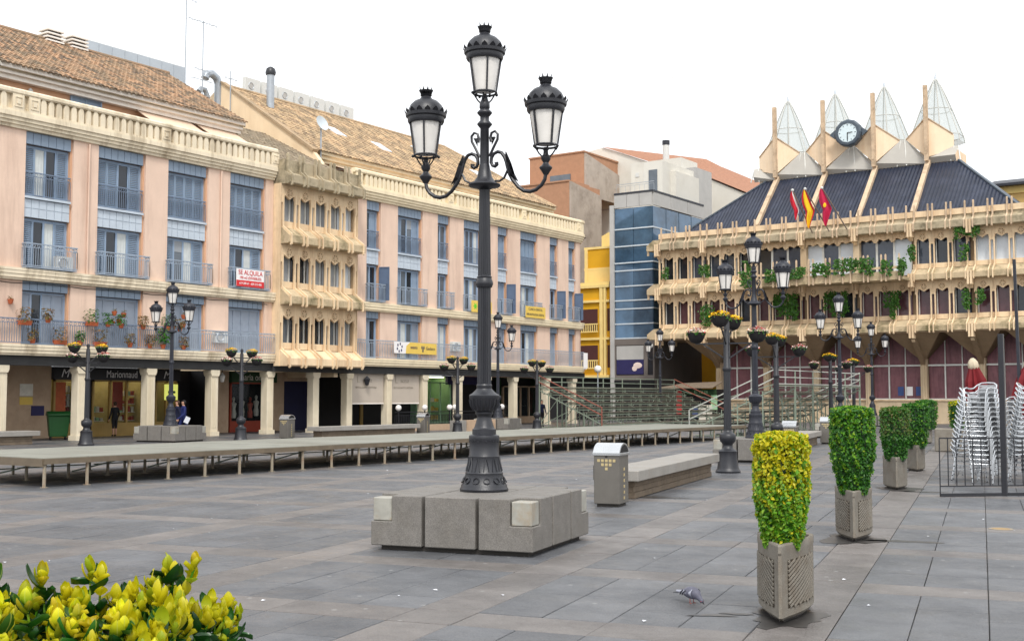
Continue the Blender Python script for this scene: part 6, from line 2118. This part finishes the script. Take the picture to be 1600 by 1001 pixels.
# ================================================================== PEOPLE
def person(label, loc, rz, h, joints, zones, hair):
    """one skinned body; zones = list of (zmin, material) from the top down, skin where None"""
    r = root('person', label, 'person', loc, rz)
    me = bpy.data.meshes.new('body')
    V = [j[0] for j in joints]
    E = [(j[1], i) for i, j in enumerate(joints) if j[1] >= 0]
    me.from_pydata([tuple(c * h / 1.7 for c in v) for v in V], E, [])
    o = bpy.data.objects.new('b', me)
    COL.objects.link(o)
    sk = o.modifiers.new('s', 'SKIN')
    for i, j in enumerate(joints):
        q = j[2] * h / 1.7
        me.skin_vertices[0].data[i].radius = (q, q * (j[3] if len(j) > 3 else 1))
        me.skin_vertices[0].data[i].use_root = (i == 0)
    ss = o.modifiers.new('d', 'SUBSURF')
    ss.levels = 2; ss.render_levels = 2
    dg = bpy.context.evaluated_depsgraph_get()
    bm = bpy.data.meshes.new_from_object(o.evaluated_get(dg))
    bpy.data.objects.remove(o)
    mats = ['skin'] + sorted({z[2] for z in zones})
    bm.materials.clear()
    for m in mats:
        bm.materials.append(MATS[m])
    for p in bm.polygons:
        c = p.center / (h / 1.7)
        p.material_index = 0
        for (z0, z1, m, test) in zones:
            if z0 <= c.z < z1 and (test is None or test(c)):
                p.material_index = mats.index(m)
    bm.polygons.foreach_set('use_smooth', [True] * len(bm.polygons))
    ob('body', bm, None, r)
    hb = MB().ball((0, .012 * h / 1.7, 1.615 * h / 1.7), .108 * h / 1.7, 12, 8, .92, 1.0, 1.05)
    hb.v = [v if not (v[1] < -.02 and v[2] < 1.62 * h / 1.7) else (v[0] * .8, v[1] * .3, v[2] + .02) for v in hb.v]
    ob('hair', hb, hair, r, smooth=70)
    fc = MB().ball((.03 * h / 1.7, -.098 * h / 1.7, 1.61 * h / 1.7), .009, 6, 4).ball((-.03 * h / 1.7, -.098 * h / 1.7, 1.61 * h / 1.7), .009, 6, 4)
    ob('eyes', fc, 'black', r)
    return r
def body(stride=0.0, armf=.05, armb=.05, hold=False):
    # joints: (xyz, parent, radius)   faces -y
    J = [((0, 0, .95), -1, .145), ((0, .0, 1.10), 0, .13), ((0, .0, 1.28), 1, .15), ((0, .01, 1.40), 2, .13), ((0, 0, 1.47), 3, .055), ((0, -.01, 1.53), 4, .06), ((0, -.015, 1.60), 5, .098), ((0, -.01, 1.68), 6, .07)]
    for s, st in ((-1, stride), (1, -stride)):
        n = len(J)
        J += [((s * .09, -st * .02, .88), 0, .098), ((s * .095, -st * .55, .50), n, .064), ((s * .095, -st * .75 + abs(st) * .15, .10), n + 1, .043), ((s * .10, -st * .75 - .12 + abs(st) * .15, .035), n + 2, .036)]
        n = len(J)
        a = armf if s > 0 else armb
        J += [((s * .17, .0, 1.38), 3, .062), ((s * .24, .03 - a * .2, 1.12), n, .047), ((s * .245, -.06 - a, .90), n + 1, .036), ((s * .24, -.09 - a * 1.1, .82), n + 2, .03),
              ((s * .225, -.11 - a * 1.15, .75), n + 3, .012), ((s * .245, -.115 - a * 1.15, .74), n + 3, .011), ((s * .255, -.10 - a * 1.15, .75), n + 3, .010), ((s * .215, -.13 - a * 1.1, .79), n + 3, .010)]
    return J
arm = lambda c: abs(c.x) > .2 or True
person('person in black seen from behind, looking into the perfume shop window', (-48.35, 36.05, 0), R(90 + 180), 1.66, body(.04),
       [(1.0, 1.45, 'cloth_black', None), (.42, 1.0, 'cloth_black', lambda c: abs(c.x) < .2 or c.z > .86), (0, .1, 'cloth_black', None)], 'hair_brown')
x, y = ray_xy(288, 54.5)
wk = person('person in a blue tracksuit walking past the dark doorway with a white paper', (x, y, 0), R(-22), 1.74, body(.3, .25, -.05),
       [(.86, 1.47, 'cloth_blue', None), (.08, .95, 'cloth_blue', lambda c: abs(c.x) < .2), (0, .08, 'cloth_black', None)], 'hair_dark')
pp = root('paper_sheet', 'white sheet of paper held by the walking person in blue', 'paper', (x + .28, y - .1, .72), R(40))
ob('sheet', MB().box(-.11, -.003, 0, .11, .003, .3), 'paper', pp, rot=(0, R(25), 0))
x, y = ray_xy(278.5, 55.3)
person('person in a navy jacket walking just behind the one in blue', (x, y, 0), R(-22), 1.72, body(-.25, -.05, .2),
       [(.86, 1.47, 'cloth_navy', None), (.08, .95, 'cloth_navy', lambda c: abs(c.x) < .2), (0, .08, 'cloth_black', None)], 'hair_brown')
x, y = ray_xy(901, 72)
person('person in dark clothes standing beside the left grandstand', (x - 3.2, y + 1, 0), R(60), 1.7, body(.06),
       [(.86, 1.47, 'cloth_navy', None), (.08, .95, 'cloth_black', lambda c: abs(c.x) < .2), (0, .08, 'cloth_black', None)], 'hair_dark')

# ================================================================== PIGEON
pg = root('pigeon', 'grey pigeon pecking at the paving beside the near planter', 'pigeon', (-4.97, 10.06, 0), math.atan2(-.11, .31))
bd = MB().tube([(-.165, 0, .085), (-.13, 0, .088), (-.09, 0, .092), (-.05, 0, .095), (0, 0, .098), (.04, 0, .094), (.075, 0, .082), (.10, 0, .066), (.12, 0, .048), (.135, 0, .036), (.148, 0, .028)],
               [.006, .016, .03, .046, .058, .056, .044, .030, .022, .021, .012], 12)
bd.v = [(x, y * (1.05 if x < .07 else .9), z) for x, y, z in bd.v]
ob('body', bd, 'feather', pg, smooth=80)
ob('beak', MB().lathe([(.006, 0), (.001, .022)], 6), 'black', pg, (.153, 0, .022), rot=(0, R(140), 0))
ob('tail', MB()._a([(-.10, -.022, .09), (-.10, .022, .09), (-.215, .03, .074), (-.215, -.03, .074), (-.10, -.02, .082), (-.10, .02, .082), (-.215, .028, .07), (-.215, -.028, .07)], [(0, 1, 2, 3), (7, 6, 5, 4), (2, 6, 7, 3), (0, 3, 7, 4), (1, 5, 6, 2)]), 'feather_dark', pg)
for s in (-1, 1):
    wg = MB()
    vs = []
    for i in range(9):
        t = i / 8
        for j in range(5):
            q = j / 4
            xx = .055 - .22 * t
            zz = .135 - .075 * q * (1 - t * .75) - .03 * t
            yy = s * (.03 + .034 * math.sin(math.pi * min(1, q * .8 + .1)) * (1 - t * .72))
            vs.append((xx, yy, zz))
    wg._a(vs, [(i * 5 + j, i * 5 + j + 1, (i + 1) * 5 + j + 1, (i + 1) * 5 + j) for i in range(8) for j in range(4)])
    w = ob('wing', wg, 'feather_pale', pg, smooth=80)
    for xx in (-.045, -.085):
        ob('wing_bar', MB().tube([(xx + .02, s * .046, .118), (xx, s * .064 * (1 if xx > -.06 else .86), .098), (xx - .015, s * .062 * (1 if xx > -.06 else .8), .074)], .006, 5), 'feather_dark', w)
    ob('leg', MB().tube([(.0, s * .02, .05), (.005, s * .022, .02), (.0, s * .022, .004), (.025, s * .026, .004)], .004, 5), 'pigeon_leg', pg)
    ob('eye', MB().ball((.14, s * .017, .036), .004, 6, 4), 'petal_red', pg)

# ================================================================== SMALL THINGS ON THE PAVING
mh = root('manhole_cover', 'small round metal cover set in the paving at the right', 'manhole cover', (-4.05, 18.2, .001), 0)
ob('ring', MB().lathe([(.17, 0), (.17, .006), (.13, .006), (.13, .003)], 20), 'steel_leg', mh)
ob('lid', MB().lathe([(.125, 0), (.125, .005)], 20), 'drain_rust', mh)

lit = MB()
rl = random.Random(3)
for k in range(40):
    u, v = rl.uniform(-9, 7), rl.uniform(-5, 16)
    x, y, _ = G(u, v)
    a, q = rl.uniform(0, 3.14), rl.uniform(.012, .035)
    c, s_ = math.cos(a) * q, math.sin(a) * q
    lit._a([(x - c, y - s_, .006), (x + s_ * .7, y - c * .7, .009), (x + c, y + s_, .006), (x - s_ * .7, y + c * .7, .013)], [(0, 1, 2, 3)])
lo_ = ob('litter', lit, 'paper', kind='stuff')
tag(lo_, 'small pale scraps scattered over the paving', 'litter')

# damp stains that the planters and the fence leave on the stone
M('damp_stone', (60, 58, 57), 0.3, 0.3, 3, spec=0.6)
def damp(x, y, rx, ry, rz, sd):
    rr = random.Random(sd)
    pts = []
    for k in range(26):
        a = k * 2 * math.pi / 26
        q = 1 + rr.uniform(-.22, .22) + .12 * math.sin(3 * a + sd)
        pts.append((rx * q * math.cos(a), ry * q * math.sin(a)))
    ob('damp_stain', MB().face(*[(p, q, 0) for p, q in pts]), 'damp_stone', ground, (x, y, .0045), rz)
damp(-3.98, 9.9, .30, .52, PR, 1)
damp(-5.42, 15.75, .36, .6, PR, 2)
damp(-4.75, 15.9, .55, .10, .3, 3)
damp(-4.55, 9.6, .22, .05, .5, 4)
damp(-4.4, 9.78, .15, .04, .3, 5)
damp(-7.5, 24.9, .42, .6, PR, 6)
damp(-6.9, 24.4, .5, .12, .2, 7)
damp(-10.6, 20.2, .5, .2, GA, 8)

# ================================================================== FOREGROUND SHRUB
def obj_leaf_mat(name, base, mid, tip, rv=.25):
    m = bpy.data.materials.new(name)
    m.use_nodes = True
    n, l = m.node_tree.nodes, m.node_tree.links
    b = n['Principled BSDF']
    tc = n.new('ShaderNodeTexCoord')
    sx = n.new('ShaderNodeSeparateXYZ')
    l.new(tc.outputs['Generated'], sx.inputs['Vector'])
    ramp = n.new('ShaderNodeValToRGB')
    e = ramp.color_ramp.elements
    e[0].color = (*lin(base), 1); e[1].color = (*lin(tip), 1)
    k = e.new(.45); k.color = (*lin(mid), 1)
    l.new(sx.outputs['Y'], ramp.inputs['Fac'])
    oi = n.new('ShaderNodeObjectInfo')
    hs = n.new('ShaderNodeHueSaturation')
    mr = n.new('ShaderNodeMapRange')
    mr.inputs['To Min'].default_value = 1 - rv; mr.inputs['To Max'].default_value = 1 + rv
    l.new(oi.outputs['Random'], mr.inputs['Value'])
    l.new(mr.outputs['Result'], hs.inputs['Value'])
    mr2 = n.new('ShaderNodeMapRange')
    mr2.inputs['To Min'].default_value = .488; mr2.inputs['To Max'].default_value = .53
    l.new(oi.outputs['Random'], mr2.inputs['Value'])
    l.new(mr2.outputs['Result'], hs.inputs['Hue'])
    mid_ = n.new('ShaderNodeMath'); mid_.operation = 'SUBTRACT'
    l.new(sx.outputs['X'], mid_.inputs[0]); mid_.inputs[1].default_value = .5
    ab_ = n.new('ShaderNodeMath'); ab_.operation = 'ABSOLUTE'
    l.new(mid_.outputs[0], ab_.inputs[0])
    vr_ = n.new('ShaderNodeMapRange')            # pale midrib
    vr_.inputs['From Min'].default_value = .015; vr_.inputs['From Max'].default_value = .05
    vr_.inputs['To Min'].default_value = .55; vr_.inputs['To Max'].default_value = 0
    l.new(ab_.outputs[0], vr_.inputs['Value'])
    mv_ = n.new('ShaderNodeMixRGB')
    mv_.inputs['Color2'].default_value = (*lin((206, 206, 96)), 1)
    l.new(vr_.outputs['Result'], mv_.inputs['Fac'])
    l.new(ramp.outputs['Color'], mv_.inputs['Color1'])
    l.new(mv_.outputs['Color'], hs.inputs['Color'])
    l.new(hs.outputs['Color'], b.inputs['Base Color'])
    b.inputs['Roughness'].default_value = .5
    tr = n.new('ShaderNodeBsdfTranslucent')
    l.new(hs.outputs['Color'], tr.inputs['Color'])
    mx = n.new('ShaderNodeMixShader'); mx.inputs['Fac'].default_value = .42
    l.new(b.outputs['BSDF'], mx.inputs[1]); l.new(tr.outputs['BSDF'], mx.inputs[2])
    l.new(mx.outputs['Shader'], n['Material Output'].inputs['Surface'])
    MATS[name] = m
obj_leaf_mat('fg_yellow', (150, 158, 24), (206, 192, 22), (228, 208, 36))
obj_leaf_mat('fg_lime', (84, 124, 22), (150, 164, 26), (208, 192, 28))
obj_leaf_mat('fg_green', (26, 66, 16), (40, 88, 20), (66, 108, 24))

def big_leaf(L, W, curl, cup):
    """obovate leaf growing along +y, blade normal +z, 6 x 4 patches"""
    mb = MB()
    n, m = 7, 4
    vs = []
    for i in range(n + 1):
        t = i / n
        w = W * (math.sin(math.pi * (t ** .85) * .96 + .03) ** .8) if 0 < t < 1 else W * .06
        ang = curl * t
        y = L * t * math.cos(ang * .5)
        z = L * t * math.sin(ang * .5)
        for j in range(m + 1):
            q = j / m * 2 - 1
            vs.append((q * w, y, z + cup * W * q * q - .06 * W * (1 - abs(q)) + .03 * W * math.sin(t * 14 + q * 3)))
    mb._a(vs, [(i * (m + 1) + j, i * (m + 1) + j + 1, (i + 1) * (m + 1) + j + 1, (i + 1) * (m + 1) + j) for i in range(n) for j in range(m)])
    return mb.mesh('leaf', smooth=80)

FB = ray_xy(150, 3.55)
fb = root('foreground_shrub', 'leafy shrub with yellow-green young shoots filling the bottom left corner', 'shrub', (FB[0], FB[1], 0), YAW)
pot = MB().prism([(-.42, -.42), (.42, -.42), (.42, .42), (-.42, .42)], 'z', 0, .66)
ob('pot', pot, 'concrete_pot', fb, bevel=.04)
LEAVES = {}
for mt in ('fg_yellow', 'fg_lime', 'fg_green'):
    LEAVES[mt] = []
    for (L, W, c, cup) in ((.06, .017, .6, .5), (.052, .019, -.5, .7), (.068, .021, 1.0, .3), (.045, .016, .2, .8)):
        if mt == 'fg_green':
            L, W = L * 1.18, W * 1.25
        me = big_leaf(L, W, c, cup)
        me.materials.append(MATS[mt])
        LEAVES[mt].append(me)
rf2 = random.Random(5)
stems = MB()
allleaves = []
def top_at(px_, py_, d):
    """local x, z of a shoot tip at depth d in the bush frame"""
    x = (px_ - 150) / FPX * d
    return x, CAMH - (py_ - 620) / FPX * d
TIPS = [(45, 878, 3.30), (38, 905, 3.28), (120, 894, 3.35), (185, 884, 3.4), (205, 893, 3.38), (298, 877, 3.42), (315, 888, 3.4), (342, 872, 3.42), (60, 930, 3.3), (10, 925, 3.3), (145, 918, 3.4), (165, 925, 3.4), (240, 918, 3.45), (270, 912, 3.45), (225, 925, 3.4), (95, 928, 3.35), (285, 905, 3.4), (345, 930, 3.3), (352, 950, 3.28), (338, 948, 3.25), (350, 972, 3.25), (310, 925, 3.3), (330, 975, 3.2), (255, 935, 3.3)]
for i in range(105):
    px_ = rf2.uniform(-190, 345)
    py_ = 930 + 30 * rf2.random() + (12 if px_ > 330 else 0)
    TIPS.append((px_, py_, rf2.uniform(3.15, 4.05)))
for i in range(80):
    px_ = rf2.uniform(-60, 350)
    TIPS.append((px_, rf2.uniform(955, 1030), rf2.uniform(3.1, 3.3)))
for k, (px_, py_, d) in enumerate(TIPS):
    x, z = top_at(px_, py_, d)
    yl = d - 3.55
    lean = Vector((rf2.gauss(0, .15), rf2.gauss(-.05, .15), 1)).normalized()
    if px_ > 330:
        lean = Vector((.35, -.1, 1)).normalized()
    tip = Vector((x - .012, yl, z - .012))
    stems.tube([tuple(tip), tuple(tip - lean * .08), tuple(tip - lean * .20 - Vector((x * .15, 0, 0)))], [.003, .004, .006], 5)
    young = k < 17 or rf2.random() < .8
    for w in range(7):                 # upright young leaves round the tip
        a = w * 2.4 + rf2.random()
        el = R(62 - w * 5 + rf2.uniform(-12, 12))
        allleaves.append((tip - lean * .004 * w, a, el, 'fg_yellow' if young and rf2.random() < .92 else 'fg_lime', rf2.uniform(.62, .92)))
    for w in range(7):                 # older spreading leaves below
        a = w * 2.4 + rf2.random() * 2
        el = R(rf2.uniform(-10, 45))
        f = rf2.random()
        allleaves.append((tip - lean * (.03 + .017 * w), a, el, 'fg_lime' if f < (.45 if w < 3 else .12) else 'fg_green', rf2.uniform(.75, 1.15)))
def leaf_matrix(p, a, el, s):
    return Matrix.Translation(p) @ Matrix.Rotation(a, 4, 'Z') @ Matrix.Rotation(el, 4, 'X') @ Matrix.Scale(s, 4)
allleaves.sort(key=lambda t: -(t[0].z * 1.0 - t[0].y * .6))
rest = {}
vis = 0
for (p, a, el, mt, s) in allleaves:
    me = rf2.choice(LEAVES[mt])
    if vis < 300 and p.z > 1.16:
        o = ob('leaf', me, None, fb)
        o.matrix_local = leaf_matrix(p, a, el, s)
        vis += 1
    else:
        q = rest.setdefault(mt, MB())
        T = leaf_matrix(p, a, el, s)
        q._a([tuple(T @ v.co) for v in me.vertices], [tuple(f.vertices) for f in me.polygons])
for mt, q in rest.items():
    me = q.mesh('leaves', smooth=80)
    me.materials.append(MATS[{'fg_yellow': 'leaf_yellow', 'fg_lime': 'leaf_yellow', 'fg_green': 'leaf_dark'}[mt]])
    ob('leaves', me, None, fb, kind='stuff')
ob('stems', stems, 'leaf_bright', fb)
ob('dark_core', MB().lathe([(.3, .6), (.4, .9), (.38, 1.15), (.2, 1.22)], 14), 'leaf_dark', fb, smooth=60)  # dark filler body added behind the shoots to close the gaps
